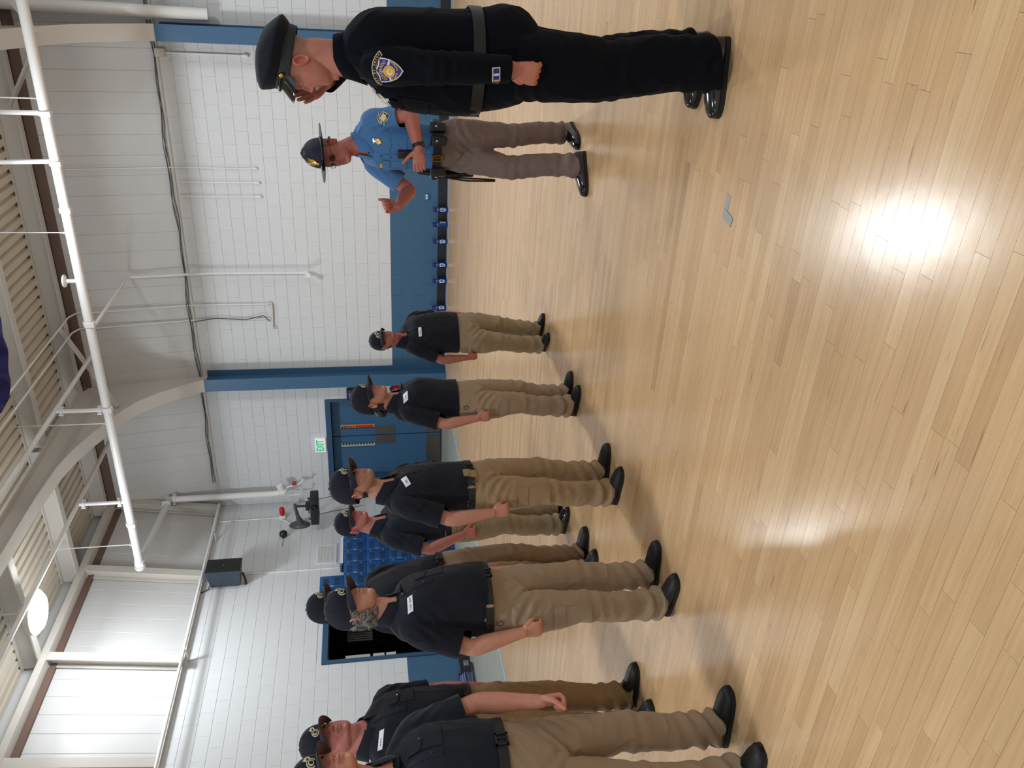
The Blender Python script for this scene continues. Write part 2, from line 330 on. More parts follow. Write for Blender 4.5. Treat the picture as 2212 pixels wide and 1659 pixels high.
def rigid_frame(xc, label):
    t = thing('roof_frame', label, 'frame', (xc, 13.1, 0)); w = 0.115
    MB().box((xc-w, 13.09, -0.012), (xc+w, 13.11, 4.27)).box((xc-0.01, 13.11, -0.012), (xc+0.01, YB-0.012, 4.27)).box((xc-w, YB-0.022, -0.012), (xc+w, YB-0.004, 4.27)).build('column', M['blue_steel'], t)
    low = [(13.1, 4.27), (13.02, 4.45), (12.9, 4.62), (12.68, 4.93), (12.38, 5.22), (12.1, 5.38), (11.88, 5.47), (11.35, 5.68), (10.97, 5.79), (10.5, 5.88), (9.8, 5.93), (9.0, 5.95), (6.0, 6.0), (2.0, 6.05), (-6, 6.1)]
    # curved inner flange
    V = []; 
    for i, (y, z) in enumerate(low):
        a = low[max(i-1, 0)]; b = low[min(i+1, len(low)-1)]; d = Vector((0, b[0]-a[0], b[1]-a[1])).normalized(); nrm = Vector((0, d.z, -d.y)); nrm = nrm if nrm.y+nrm.z > 0 else -nrm
        for s in (-w, w): V += [(xc+s, y, z), (xc+s, y+nrm.y*0.02, z+nrm.z*0.02)]
    k = len(low); F = []
    for i in range(k-1):
        a, b = i*4, i*4+4; F += [(a, a+2, b+2, b), (a+1, b+1, b+3, a+3), (a, b, b+1, a+1), (a+2, a+3, b+3, b+2)]
    MB().add(V, F).build('curved_flange', M['steel_white'], t, smooth=30)
    poly = [(y, z+0.01) for y, z in low]+[(-6, 6.24), (12.98, 6.24), (13.2, 6.15), (YB-0.01, 4.27)]
    MB().prism(poly, xc-0.008, xc+0.008, 'yz').build('web_plate', M['steel_white'], t)
    MB().box((xc-w, -6, 6.225), (xc+w, 13.0, 6.243)).build('top_flange', M['steel_white'], t)
    return t
FX1, FX2 = -6.91, -1.18
rigid_frame(FX1, 'blue column with curved white haunch, standing beside the fire extinguisher')
rigid_frame(FX2, 'blue column with white arched rafter rising behind the officer in black')
# side wall girts (leaning posts of the upper side wall)
for y, lb in ((13.2, 'white leaning post in the roof corner behind the riser pipe'), (11.3, 'white leaning post above the black loudspeaker'), (9.38, 'white leaning post on the brightly lit upper side wall'), (7.6, 'white leaning post on the upper side wall farthest from the corner')):
    d = Vector((TOPX-XL, 0, 6.2-ZT)); mb = MB()
    ibeam(mb, Vector((XL+0.02, y, ZT)), Vector((XL+0.02, y, ZT))+d, 0.17, 0.15, up=Vector((1, 0, 0)))
    tag(mb.build('wall_post', M['steel_white']), lb, 'post', 'posts of the upper side wall')
# end of file part a
# ---------------------------------------------------------------- lettering
def text_mb(s, size, depth=0.0, spacing=1.0, bold=0.0):
    c = bpy.data.curves.new('letters', 'FONT'); c.body = s; c.size = size; c.extrude = depth; c.align_x = 'CENTER'; c.align_y = 'CENTER'; c.space_character = spacing; c.offset = bold; c.resolution_u = 3
    o = bpy.data.objects.new('letters', c); COL.objects.link(o); bpy.context.view_layer.update()
    me = bpy.data.meshes.new_from_object(o); V = [v.co.copy() for v in me.vertices]; F = [tuple(p.vertices) for p in me.polygons]
    bpy.data.objects.remove(o); bpy.data.meshes.remove(me); bpy.data.curves.remove(c)
    return V, F
M['green_letters'] = mat('green_exit_letters', (10, 190, 120), 0.4, emit=(10, 200, 125), emit_s=0.35)
M['glow_white'] = mat('glowing_white_face', (235, 238, 238), 0.4, emit=(235, 240, 240), emit_s=0.25)  # lit sign face; also the added glow behind a door pane and on sheets
M['orange'] = mat('glowing_orange_print', (240, 150, 90), 0.4, emit=(250, 160, 90), emit_s=0.35)  # glow added so the print looks lit through the pane
M['orange_red'] = mat('glowing_red_print', (235, 70, 50), 0.4, emit=(240, 70, 50), emit_s=0.35)
M['screen'] = mat('blue_screen', (60, 80, 200), 0.3, emit=(60, 90, 220), emit_s=0.7)
M['alu'] = mat('aluminium', (205, 208, 210), 0.3, metal=0.9)
M['yellow'] = mat('yellow_tape', (196, 178, 96), 0.5)
M['locker'] = mat('locker_blue_paint', (27, 78, 140), 0.35)
M['navy_cloth'] = mat('navy_banner_cloth', (34, 32, 92), 0.8)
M['bottle'] = mat('blue_bottle_plastic', (14, 50, 118), 0.25)
M['bottle_cap'] = mat('dark_blue_cap', (12, 30, 78), 0.35)
M['white_print'] = mat('white_print', (214, 222, 232), 0.5)
M['slab_blue'] = mat('blue_grey_slab', (110, 128, 176), 0.5)
M['tape'] = mat('grey_tape', (150, 152, 148), 0.6)
M['lens'] = mat('lamp_lens', (255, 255, 255), 0.3, emit=(255, 252, 245), emit_s=14)
M['dark_room'] = mat('dimmed_room_walls', (60, 62, 64), 0.7)  # dimness of the room beyond is put into this dark wall colour
gm = bpy.data.materials.new('door_glass'); gm.use_nodes = True; b_ = gm.node_tree.nodes['Principled BSDF']; b_.inputs['Base Color'].default_value = (0.8, 0.85, 0.85, 1); b_.inputs['Transmission Weight'].default_value = 1; b_.inputs['Roughness'].default_value = 0.05; b_.inputs['IOR'].default_value = 1.1
M['glass'] = gm
# ---------------------------------------------------------------- double door in the far wall
d1 = structure(thing('door_1', None, None, (-8.42, 13.7, 0)))
YL = 13.66
MB().box((DX0, YB-0.012, -0.012), (DX0+0.06, YL+0.05, DZ-0.1)).box((DX1-0.06, YB-0.012, -0.012), (DX1, YL+0.05, DZ-0.1)).box((DX0, YB-0.012, DZ-0.1), (DX1, YL+0.05, DZ)).build('door_frame', M['navy_steel'], d1)
for x0, x1, side in ((DX0+0.062, -8.43, 1), (-8.412, DX1-0.062, -1)):
    ed = x1 if side == 1 else x0; w0, w1 = sorted((ed-side*0.16, ed-side*0.255))
    lf = MB().box((x0, YL, 0.03), (w0, YL+0.045, 2.14)).box((w1, YL, 0.03), (x1, YL+0.045, 2.14)).box((w0, YL, 0.03), (w1, YL+0.045, 1.33)).box((w0, YL, 1.99), (w1, YL+0.045, 2.14)).build('door_leaf', M['blue_steel'], d1)
    MB().box((w0-0.012, YL-0.008, 1.318), (w1+0.012, YL, 1.332)).box((w0-0.012, YL-0.008, 1.988), (w1+0.012, YL, 2.002)).box((w0-0.012, YL-0.008, 1.332), (w0, YL, 1.988)).box((w1, YL-0.008, 1.332), (w1+0.012, YL, 1.988)).build('window_frame', M['blue_steel'], lf)
    box('pane', (w0, YL+0.018, 1.33), (w1, YL+0.024, 1.99), M['glass'], lf)
    p0, p1 = sorted((ed-side*0.015, ed-side*0.2))
    box('push_plate', (p0, YL-0.004, 0.93), (p1, YL, 1.34-0.03), M['stainless'], lf)
    box('kick_plate', (x0+0.02, YL-0.004, 0.05), (x1-0.02, YL, 0.31), M['stainless'], lf)
    if side == -1:      # print behind the pane, made to glow as if lit from beyond
        MB().box((w0, YL+0.03, 1.33), (w0+0.055, YL+0.034, 1.99), mi=1).box((w0+0.055, YL+0.03, 1.33), (w1, YL+0.034, 1.99), mi=0).box((w0+0.004, YL+0.028, 1.36), (w0+0.05, YL+0.03, 1.70), mi=2).build('glowing_orange_print', [M['orange'], M['orange'], M['orange_red']], lf)
        mb = MB()
        for i in range(6): mb.box((w0+0.008, YL+0.027, 1.73+i*0.042), (w0+0.042, YL+0.0285, 1.752+i*0.042))
        mb.build('small_print', M['black_plastic'], lf)
    else:
        mb = MB().box((w0, YL+0.03, 1.33), (w1, YL+0.034, 1.99), mi=1)  # glowing plate stands in for daylight beyond the pane
        for i in range(11): mb.box((w0+0.045, YL+0.026, 1.36+i*0.057), (w1-0.008, YL+0.03, 1.395+i*0.057), mi=0)
        mb.build('glowing_grille', [M['cable'], M['glow_white']], lf)
MB().box((DX0+0.06, YB-0.01, -0.012), (DX1-0.06, YL+0.05, 0.02)).build('threshold', M['alu'], d1)
MB().box((DX0+0.06, YB-0.05, -0.012), (DX1-0.06, YB-0.01, -0.006)).build('yellow_strip', M['yellow'], d1)
structure(MB().box((DX0-0.1, YL+0.05, -0.05), (DX1+0.1, YL+0.07, DZ+0.1)).build('wall_behind_door', M['black_line']))
# exit sign
t = thing('exit_sign', 'white EXIT sign with green letters above the blue double door', 'sign', (-8.465, YB, 2.37))
box('casing', (-8.62, YB-0.055, 2.275), (-8.31, YB-0.006, 2.475), M['glow_white'], t, bev=0.006)
V, F = text_mb('EXIT', 0.19, 0.002, 0.95, 0.004); kx = 0.245/max(max(v.x for v in V)-min(v.x for v in V), 1e-6)
MB().add([(-8.465+v.x*kx, YB-0.058-v.z, 2.375+v.y*1.0) for v in V], F).build('lettering', M['green_letters'], t)
# control box, switches, extinguisher
t = thing('control_box', 'black wall box with a small blue screen beside the double door', 'control box', (-7.355, YB, 1.7))
box('casing', (-7.47, YB-0.1, 1.5), (-7.24, YB-0.006, 1.835), M['black_plastic'], t, bev=0.012)
box('screen', (-7.42, YB-0.104, 1.70), (-7.31, YB-0.1, 1.785), M['screen'], t)
MB().box((-7.40, YB-0.106, 1.63), (-7.36, YB-0.1, 1.65)).box((-7.34, YB-0.106, 1.64), (-7.325, YB-0.1, 1.66)).build('buttons', M['grey_metal'], t)
MB().tube([(-7.27, YB-0.04, 1.5), (-7.25, YB-0.05, 1.42), (-7.2, YB-0.04, 1.36), (-7.16, YB-0.03, 1.25)], 0.006, 8).build('cord', M['black_plastic'], t, smooth=50)
t = thing('light_switch', 'steel plate with two white toggles under the control box', 'light switch', (-7.33, YB, 1.36))
box('plate', (-7.39, YB-0.014, 1.3), (-7.27, YB-0.006, 1.42), M['grey_metal'], t, bev=0.003)
for x in (-7.36, -7.30): box('toggle', (x-0.015, YB-0.026, 1.34), (x+0.015, YB-0.014, 1.385), M['white_plastic'], t, bev=0.003)
t = thing('fire_extinguisher', 'red fire extinguisher with white label hanging beside the blue column', 'fire extinguisher', (-7.24, 13.38, 0.5))
Tm = Matrix.Translation((-7.24, 13.38, 0))
MB().lathe([(0.02, 0.5), (0.075, 0.505), (0.08, 0.53), (0.08, 0.88), (0.07, 0.93), (0.04, 0.965), (0.025, 0.975), (0.025, 0.99)], 28, Mx=Tm).build('cylinder', M['red'], t, smooth=45)
MB().lathe([(0.0825, 0.68), (0.0825, 0.84)], 28, Mx=Tm, caps=False).build('label_wrap', M['white_plastic'], t, smooth=45)
MB().box((-7.265, 13.36, 0.985), (-7.215, 13.4, 1.02)).box((-7.25, 13.28, 1.02), (-7.23, 13.41, 1.035)).box((-7.25, 13.29, 0.995), (-7.23, 13.38, 1.007)).build('valve_handle', M['dark_grey'], t)
MB().tube([(-7.265, 13.37, 1.0), (-7.33, 13.36, 0.98), (-7.345, 13.36, 0.88), (-7.33, 13.36, 0.72)], 0.01, 8).build('hose', M['black_plastic'], t, smooth=50)
box('bracket', (-7.28, 13.45, 0.8), (-7.2, YB-0.004, 1.0), M['dark_grey'], t)
t = thing('wall_outlet', 'blue painted double outlet with white sockets low on the far wall', 'outlet', (-3.61, YB, 0.35))
box('plate', (-3.665, YB-0.012, 0.30), (-3.555, YB-0.006, 0.40), M['blue_steel'], t, bev=0.003)
for x in (-3.632, -3.588):
    MB().lathe([(0.018, 0), (0.018, 0.006)], 16, Mx=Matrix.Translation((x, YB-0.012, 0.35)) @ Matrix.Rotation(PI/2, 4, 'X')).build('socket', M['white_plastic'], t)
# ---------------------------------------------------------------- water bottles along the far wall
def make_bottle(label, rot):
    t = thing('water_bottle', label, 'bottle', (0, 0, 0), 'blue water bottles along the far wall')
    MB().lathe([(0.046, 0), (0.051, 0.006), (0.052, 0.03), (0.049, 0.06), (0.0485, 0.11), (0.052, 0.135), (0.052, 0.158), (0.046, 0.178), (0.034, 0.192), (0.034, 0.198)], 28).build('body', M['bottle'], t, smooth=50)
    MB().lathe([(0.037, 0.196), (0.038, 0.2), (0.038, 0.232), (0.03, 0.244), (0.016, 0.25)], 24).build('lid', M['bottle_cap'], t, smooth=50)
    MB().tube([(0.034, 0, 0.225), (0.055, 0, 0.232), (0.066, 0, 0.245), (0.055, 0, 0.262), (0.03, 0, 0.25)], 0.004, 8).build('carry_loop', M['bottle_cap'], t, smooth=50)
    mb = MB()       # print: a winged wheel, wrapped round the body
    def wrap(poly, lift=0.0012):
        V = []
        for u, v in poly:
            a = -PI/2+u/0.05; r = 0.0525+lift; V.append((r*math.cos(a), r*math.sin(a), v))
        n = len(poly); return V, [(i, (i+1) % n, n) for i in range(n)], (sum(p[0] for p in poly)/n, sum(p[1] for p in poly)/n)
    def fill(poly, lift, mi):
        V, F, c = wrap(poly, lift); a = -PI/2+c[0]/0.05; r = 0.0525+lift; mb.add(V+[(r*math.cos(a), r*math.sin(a), c[1])], F, mi)
    circ = lambda cx, cy, rx, ry, n=16: [(cx+rx*math.cos(2*PI*i/n), cy+ry*math.sin(2*PI*i/n)) for i in range(n)]
    fill([(-0.03, 0.135), (0.01, 0.14), (0.032, 0.115), (0.035, 0.08), (0.02, 0.045), (-0.005, 0.035), (-0.025, 0.055), (-0.022, 0.09)], 0.0005, 0)
    fill(circ(0.006, 0.085, 0.021, 0.03), 0.0015, 1); fill(circ(0.01, 0.08, 0.012, 0.017), 0.0022, 0); fill(circ(0.014, 0.08, 0.006, 0.01), 0.003, 1)
    mb.build('emblem', [M['white_print'], M['bottle_cap']], t)
    t.rotation_euler.z = rot; return t
def copy_tree(o, parent=None):
    c = o.copy(); COL.objects.link(c); c.parent = parent
    for ch in o.children: copy_tree(ch, c)
    return c
BOT = [(-3.80, 0.2, 'blue water bottle below the wall outlet'), (-4.06, 1.3, 'blue water bottle turned so that its emblem is nearly hidden'), (-4.36, 0.25, 'blue water bottle third along from the wall outlet'), (-4.79, 0.25, 'blue water bottle fourth along from the wall outlet, in the wider gap'), (-5.09, 0.25, 'blue water bottle fifth along from the wall outlet'), (-5.60, 0.35, 'blue water bottle half hidden beside the shortest cadet')]
b0 = make_bottle(BOT[0][2], BOT[0][1])
for i, (x, r, lb) in enumerate(BOT):
    o = b0 if i == 0 else copy_tree(b0)
    o.location = (x, 13.365, -0.002); o.rotation_euler.z = r; o['label'] = lb
# ---------------------------------------------------------------- lockers
def locker(y0, rows, label):
    z1 = 0.02+rows*0.386; t = thing('locker_column', label, 'locker', (-9.58, y0+0.15, 0), 'blue lockers')
    MB().box((-9.79, y0, -0.012), (-9.365, y0+0.3, z1)).build('carcass', M['locker'], t)
    for r in range(rows):
        a = 0.024+r*0.386; d = box('locker_door', (-9.368, y0+0.008, a), (-9.352, y0+0.292, a+0.374), M['locker'], t, bev=0.003)
        mb = MB()
        for zz in (a+0.05, a+0.235):
            for i in range(6):
                for j in range(7): mb.box((-9.3525, y0+0.055+i*0.031, zz+j*0.0135), (-9.3515, y0+0.077+i*0.031, zz+0.009+j*0.0135))
        tag(mb.build('vent_slots', M['black_line'], d), kind='stuff')
        MB().box((-9.352, y0+0.03, a+0.17), (-9.338, y0+0.042, a+0.2)).box((-9.352, y0+0.024, a+0.15), (-9.349, y0+0.048, a+0.22)).build('latch', M['alu'], d)
        for zz in (a+0.07, a+0.29): box('hinge', (-9.352, y0+0.278, zz), (-9.345, y0+0.296, zz+0.03), M['alu'], d)
LK = [(10.40, 6, 'tall blue locker column, six doors high, next to the dark doorway'), (10.70, 5, 'lower blue locker column adjoining the tall one'), (11.0, 5, 'blue locker column below the wall vent, second from the tall one'), (11.3, 5, 'blue locker column third from the tall one'), (11.6, 5, 'blue locker column behind the red-faced cadet, fourth from the tall one'), (11.9, 5, 'blue locker column at the end closest to the room corner')]
for a in LK: locker(*a)
t = thing('folded_tray', 'pale tray with a rounded dark rim lying on the lockers', 'tray', (-9.5, 11.4, 1.96))
MB().box((-9.6, 11.02, 1.955), (-9.4, 11.8, 2.02), bev=0.03).build('rim', M['dark_grey'], t, smooth=50)
MB().box((-9.399, 11.05, 1.962), (-9.396, 11.77, 2.013)).build('sheet', M['white_plastic'], t)
# ---------------------------------------------------------------- side-wall doorway and the dim room beyond it
d2 = structure(thing('door_2', None, None, (XL, 9.76, 0)))
MB().box((XL-0.28, LY0-0.05, -0.012), (XL+0.02, LY0+0.02, LZ-0.03)).box((XL-0.28, LY1-0.02, -0.012), (XL+0.02, LY1+0.05, LZ-0.03)).box((XL-0.28, LY0-0.05, LZ-0.03), (XL+0.02, LY1+0.05, LZ+0.06)).build('door_frame', M['navy_steel'], d2)
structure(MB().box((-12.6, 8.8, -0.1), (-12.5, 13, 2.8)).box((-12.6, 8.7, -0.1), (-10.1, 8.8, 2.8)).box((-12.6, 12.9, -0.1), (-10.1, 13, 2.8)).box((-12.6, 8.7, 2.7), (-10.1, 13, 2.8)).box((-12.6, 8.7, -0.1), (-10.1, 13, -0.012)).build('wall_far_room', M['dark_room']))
t = thing('wall_louver', 'pale louvred grille in the dim room beyond the side doorway', 'grille', (-11.0, 11.0, 1.9))
box('frame', (-11.06, 10.7, 1.3), (-11.0, 11.3, 2.1), M['black_plastic'], t)
for i in range(8): box('slat', (-11.0, 10.78+i*0.055, 1.5), (-10.98, 10.80+i*0.055, 1.95), M['white_plastic'], t)
t = thing('glowing_sheets', 'white sheets made to glow on a post just inside the side doorway', 'notice', (-11.0, 10.38, 1.5))
box('post', (-11.03, 10.3, -0.012), (-11.0, 10.46, 2.3), M['black_plastic'], t)
for z0, z1 in ((1.55, 1.98), (1.3, 1.5), (1.1, 1.27)): box('sheet', (-11.0, 10.31, z0), (-10.996, 10.45, z1), M['glow_white'], t)  # sheets glow by themselves in place of a bright view; no lamp here
# rack on the concrete strip
t = thing('folded_rack', 'low black frame holding flat blue slabs on the concrete strip', 'rack', (-9.6, 8.3, 0))
for i, (x, zz) in enumerate(((-9.72, 0.2), (-9.66, 0.17), (-9.6, 0.14))): MB().box((x, 7.7, 0.02), (x+0.025, 8.6-i*0.02, zz), rot=Matrix.Rotation(0.25, 3, 'Y')).build('slab', M['slab_blue'], t)
MB().tube([(-9.5, 7.6, 0.015), (-9.5, 8.66, 0.015), (-9.5, 8.68, 0.13), (-9.5, 7.6, 0.13)], 0.013, 8).tube([(-9.74, 7.6, 0.015), (-9.74, 8.66, 0.015), (-9.74, 8.68, 0.2), (-9.74, 7.6, 0.2)], 0.013, 8).tube([(-9.74, 8.68, 0.12), (-9.5, 8.68, 0.12)], 0.013, 8).build('frame', M['black_plastic'], t, smooth=50)
box('buckle', (-9.53, 8.60, 0.06), (-9.47, 8.7, 0.14), M['grey_metal'], t, bev=0.005)
# ---------------------------------------------------------------- things on the side wall
t = thing('loudspeaker', 'large black and slate wedge loudspeaker high on the side wall', 'loudspeaker', (-9.56, 11.16, 3.95))
x0, x1 = -9.74, -9.36; f0, f1, b0_, b1_ = 10.99, 11.33, 11.06, 11.26
MB().add([(x1, f0, 3.67), (x1, f1, 3.67), (x1, f1, 4.24), (x1, f0, 4.24), (x0, b0_, 3.71), (x0, b1_, 3.71), (x0, b1_, 4.19), (x0, b0_, 4.19)], [(0, 1, 2, 3), (4, 7, 6, 5), (0, 4, 5, 1), (3, 2, 6, 7), (0, 3, 7, 4), (1, 5, 6, 2)]).build('cabinet', mat('slate_speaker_shell', (52, 60, 76), 0.5), t)
box('grille', (x1, f0+0.006, 3.676), (x1+0.012, f1-0.006, 4.234), M['black_plastic'], t, bev=0.004)
box('badge', (x1+0.012, 11.15, 3.95), (x1+0.014, 11.17, 3.965), M['alu'], t)
MB().tube([(-9.55, 11.16, 3.66), (-9.7, 11.16, 3.63), (XL, 11.16, 3.63)], 0.02, 8).build('bracket', M['black_plastic'], t)
MB().tube([(-9.7, 11.08, 4.2), (XL+0.02, 11.06, 4.24), (XL+0.01, 11.0, 4.36)], 0.012, 8).build('cord', M['cable'], t)
t = thing('projector', 'black projector hanging from a grey wall arm in the room corner', 'projector', (-9.3, 12.7, 2.5))
MB().box((-9.62, 12.45, 2.425), (-9.06, 12.8, 2.575), bev=0.015).build('body', M['black_plastic'], t, smooth=40)
MB().lathe([(0.055, 0), (0.055, 0.03), (0.045, 0.035), (0.04, 0.02)], 24, Mx=Matrix.Translation((-9.2, 12.45, 2.5)) @ Matrix.Rotation(PI/2, 4, 'X')).build('lens', mat('lens_black', (14, 14, 16), 0.15), t, smooth=40)
for x in (-9.58, -9.1): MB().lathe([(0.016, 0), (0.016, 0.04), (0.008, 0.05)], 12, Mx=Matrix.Translation((x, 12.6, 2.575))).build('foot', M['black_plastic'], t)
MB().box((-9.42, 12.55, 2.6), (-9.22, 12.78, 2.615)).box((-9.38, 12.6, 2.615), (-9.26, 12.74, 2.67)).tube([(-9.32, 12.67, 2.66), (-9.32, 12.67, 2.86)], 0.022, 12).build('drop_tube', M['black_plastic'], t, smooth=50)
MB().tube([(-9.28, 12.68, 2.86), (-9.4, 12.69, 2.86), (-9.6, 12.71, 2.83), (-9.74, 12.72, 2.8)], 0.028, 12, rfun=lambda i: (0.028, 0.03, 0.04, 0.075)[i]).build('arm', M['dark_grey'], t, smooth=50)
MB().lathe([(0.2, 0), (0.2, 0.012), (0.16, 0.04), (0.08, 0.07)], 32, Mx=Matrix.Translation((XL-0.004, 12.72, 2.81)) @ Matrix.Rotation(PI/2, 4, 'Y') @ Matrix.Diagonal((1, 0.62, 1, 1))).build('wall_plate', M['dark_grey'], t, smooth=40)
for x in (-9.5, -9.15): MB().tube([(x, 12.62, 2.43), (x-0.01, 12.7, 2.2), (x-0.12, 12.9, 1.95), (x-0.2, 13.1, 1.6)], 0.006, 6).build('cord', M['black_plastic'], t)
t = thing('alarm_beacon', 'red alarm beacon on a white box above the projector', 'beacon', (XL, 12.98, 3.15))
box('back_box', (XL-0.002, 12.92, 3.09), (XL+0.07, 13.04, 3.21), M['white_plastic'], t, bev=0.004)
MB().lathe([(0.035, 0.0), (0.035, 0.03), (0.052, 0.032), (0.052, 0.12), (0.044, 0.16), (0.02, 0.18)], 24, Mx=Matrix.Translation((XL+0.07, 12.98, 3.15)) @ Matrix.Rotation(PI/2, 4, 'Y')).build('lamp_dome', M['red'], t, smooth=50)
t = thing('dome_camera', 'black ball shaped camera on the white side wall', 'camera', (XL, 12.43, 3.09))
bm = bmesh.new(); bmesh.ops.create_uvsphere(bm, u_segments=20, v_segments=14, radius=0.075); V = [Vector((-9.74, 12.4, 3.09))+v.co for v in bm.verts]; bm.verts.index_update(); F = [[v.index for v in f.verts] for f in bm.faces]; bm.free()
MB().add(V, F).build('ball', mat('gloss_black', (26, 26, 28), 0.2), t, smooth=60)
MB().lathe([(0.05, 0), (0.045, 0.03)], 16, Mx=Matrix.Translation((XL-0.002, 12.4, 3.09)) @ Matrix.Rotation(PI/2, 4, 'Y')).build('base', M['black_plastic'], t, smooth=50)
MB().tube([(XL+0.006, 12.36, 3.09), (XL+0.006, 12.1, 3.09)], 0.004, 6).build('cord', M['cable'], t)
t = thing('wall_vent', 'white louvred return vent on the side wall above the lockers', 'vent', (XL, 11.8, 2.28))
y0, y1, z0, z1 = 11.54, 12.06, 2.1, 2.46
MB().box((XL-0.002, y0, z0), (XL+0.015, y1, z0+0.03)).box((XL-0.002, y0, z1-0.03), (XL+0.015, y1, z1)).box((XL-0.002, y0, z0+0.03), (XL+0.015, y0+0.03, z1-0.03)).box((XL-0.002, y1-0.03, z0+0.03), (XL+0.015, y1, z1-0.03)).build('frame', M['white_plastic'], t)
MB().box((XL-0.004, y0+0.03, z0+0.03), (XL-0.003, y1-0.03, z1-0.03)).build('backing', M['dark_grey'], t)
for i in range(14): MB().box((XL-0.002, y0+0.03, z0+0.032+i*0.0215), (XL+0.012, y1-0.03, z0+0.048+i*0.0215)).build('slat', M['white_plastic'], t)
def conduit(name, label, path, r, m='pipe', cat='conduit', group=None, n=10, parts=None):
    t = thing(name, label, cat, path[-1], group); MB().tube(path, r, n).build('tube', M[m], t, smooth=50)
    for nm, mb, mm in (parts or []): mb.build(nm, M[mm], t, smooth=50)
    return t
def clip(p, r=0.02): return MB().box((p[0]-r, p[1]-r, p[2]-r*0.6), (p[0]+r, p[1]+r, p[2]+r*0.6), bev=0.003)
conduit('conduit', 'white conduit dropping to the alarm beacon on the side wall', [(XL+0.012, 12.95, 4.36), (XL+0.012, 12.97, 3.3), (XL+0.012, 12.98, 3.2)], 0.013, parts=[('clip', clip((XL+0.012, 12.955, 3.9)), 'pipe')])
conduit('conduit', 'white wire slanting from the beacon to the projector plate', [(XL+0.012, 12.97, 3.25), (XL+0.012, 12.85, 3.08), (XL+0.012, 12.72, 2.95)], 0.01)
conduit('conduit', 'white raceway running down the side wall from the loudspeaker', [(XL+0.008, 11.4, 3.65), (XL+0.008, 11.4, 1.98)], 0.012)
conduit('wall_rail', 'long white tube on brackets along the top of the side wall', [(-9.55, 13.2, 4.33), (-9.55, 4.0, 4.33)], 0.022, cat='pipe', parts=[('bracket', MB().box((XL, y-0.02, 4.29), (-9.53, y+0.02, 4.31)), 'steel_white') for y in (12.4, 9.5, 7.2)])
conduit('wall_rail', 'thin white conduit under the tube along the side wall', [(-9.74, 13.4, 4.4), (-9.74, 4.0, 4.4)], 0.014, cat='conduit')
# cable bundle on top of the far wall
mb = MB(); random.seed(3)
for k in range(3):
    P = []; x = 1.0; ph = random.random()*6
    while x > -9.3:
        P.append((x, YB-0.04-0.012*k, ZT+0.03+0.018*math.sin(x*2.3+ph)+0.012*math.sin(x*7+ph)+0.01*k)); x -= 0.12
    mb.tube(P, 0.0055, 5)
tag(mb.build('cable_bundle', M['cable'], None, smooth=60), 'dark sagging cable bundle lying along the top of the far wall', 'cable')
# thin drops and boxes on the far wall
YC = YB-0.028
for x, z0, z1, r, lb in ((-1.48, 3.1, 4.33, 0.016, 'white conduit with a junction box close to the right-hand column'), (-3.17, 3.12, 6.1, 0.01, 'thin white drop conduit, first of three above the trooper'), (-3.4, 3.1, 4.36, 0.012, 'thin white drop conduit, middle of three above the trooper'), (-3.63, 3.09, 4.38, 0.012, 'thin white drop conduit, last of three above the trooper')):
    lb = lb.replace('right-hand column', 'column behind the officer')
    p = [(x, YC if z1 < 4.5 else YC, z0), (x, YC, min(z1, 4.3))]
    if z1 > 4.5: p += [(x, YC-0.01, 4.38), (x, TOPY-0.03, 6.1)]
    parts = [('end_fitting', MB().lathe([(r*1.5, 0), (r*1.9, 0.02), (r*1.9, 0.06), (r*1.2, 0.08)], 12, Mx=Matrix.Translation((x, YC, z0-0.04))), 'pipe')]
    if x > -2: parts += [('junction_box', MB().box((x-0.06, YB-0.07, 4.24), (x+0.06, YB-0.005, 4.38), bev=0.004), 'steel_white')]
    conduit('conduit', lb, p[::-1], r, parts=parts)
for x, y1, lb, hook in ((-5.52, 10.6, 'bent white conduit running up the cladding and along the roof, nearer the trooper', True), (-5.8, 10.9, 'bent white conduit running up the cladding and along the roof, beside the curved frame', False)):
    conduit('conduit', lb, [(x, y1-6, 6.22), (x, 13.0, 6.2), (x, TOPY-0.02, 6.12), (x, TOPY-0.04, 6.0), (x, YC-0.01, 4.42), (x, YC, 4.2), (x, YC, 3.1)], 0.014)
t = thing('cable_bracket', 'horizontal white bracket with loose wires below two bent conduits', 'bracket', (-5.7, YB, 3.05))
MB().tube([(-5.5, YC, 3.1), (-5.5, YC, 3.05), (-5.6, YC, 3.04), (-5.97, YC, 3.06), (-5.97, YC, 3.0)], 0.016, 8).build('bar', M['steel_white'], t, smooth=50)
MB().tube([(-5.82, YC-0.02, 4.36), (-5.76, YC-0.03, 4.0), (-5.8, YC-0.02, 3.5), (-5.72, YC-0.03, 3.2), (-5.84, YC-0.02, 3.1)], 0.008, 6).build('wire', M['cable'], t, smooth=50)
# ---------------------------------------------------------------- sprinkler pipes
def coupling(p, axis, r, ln=0.06):
    d = Vector(axis)*ln/2; mb = MB().tube([Vector(p)-d, Vector(p)+d], r, 14)
    s = Vector(axis).orthogonal().normalized()
    for k in (1, -1): mb.tube([Vector(p)+s*k*(r+0.012)-Vector(axis)*0.03, Vector(p)+s*k*(r+0.012)+Vector(axis)*0.03], 0.014, 8)
    return mb
PZ, PY = 5.2, 10.95
par = [('coupling', coupling((x, PY, PZ), (1, 0, 0), 0.08), 'pipe') for x in (-1.95, -2.55, -3.15, -4.75, -6.1, -8.2, -9.0)]
par += [('hanger_rod', MB().tube([(x, PY, PZ+0.07), (x, PY, 6.5)], 0.008, 6).tube([(x, PY-0.06, PZ), (x, PY, PZ+0.12), (x, PY+0.06, PZ)], 0.007, 6), 'pipe') for x in (-1.78, -3.45, -6.35, -8.62)]
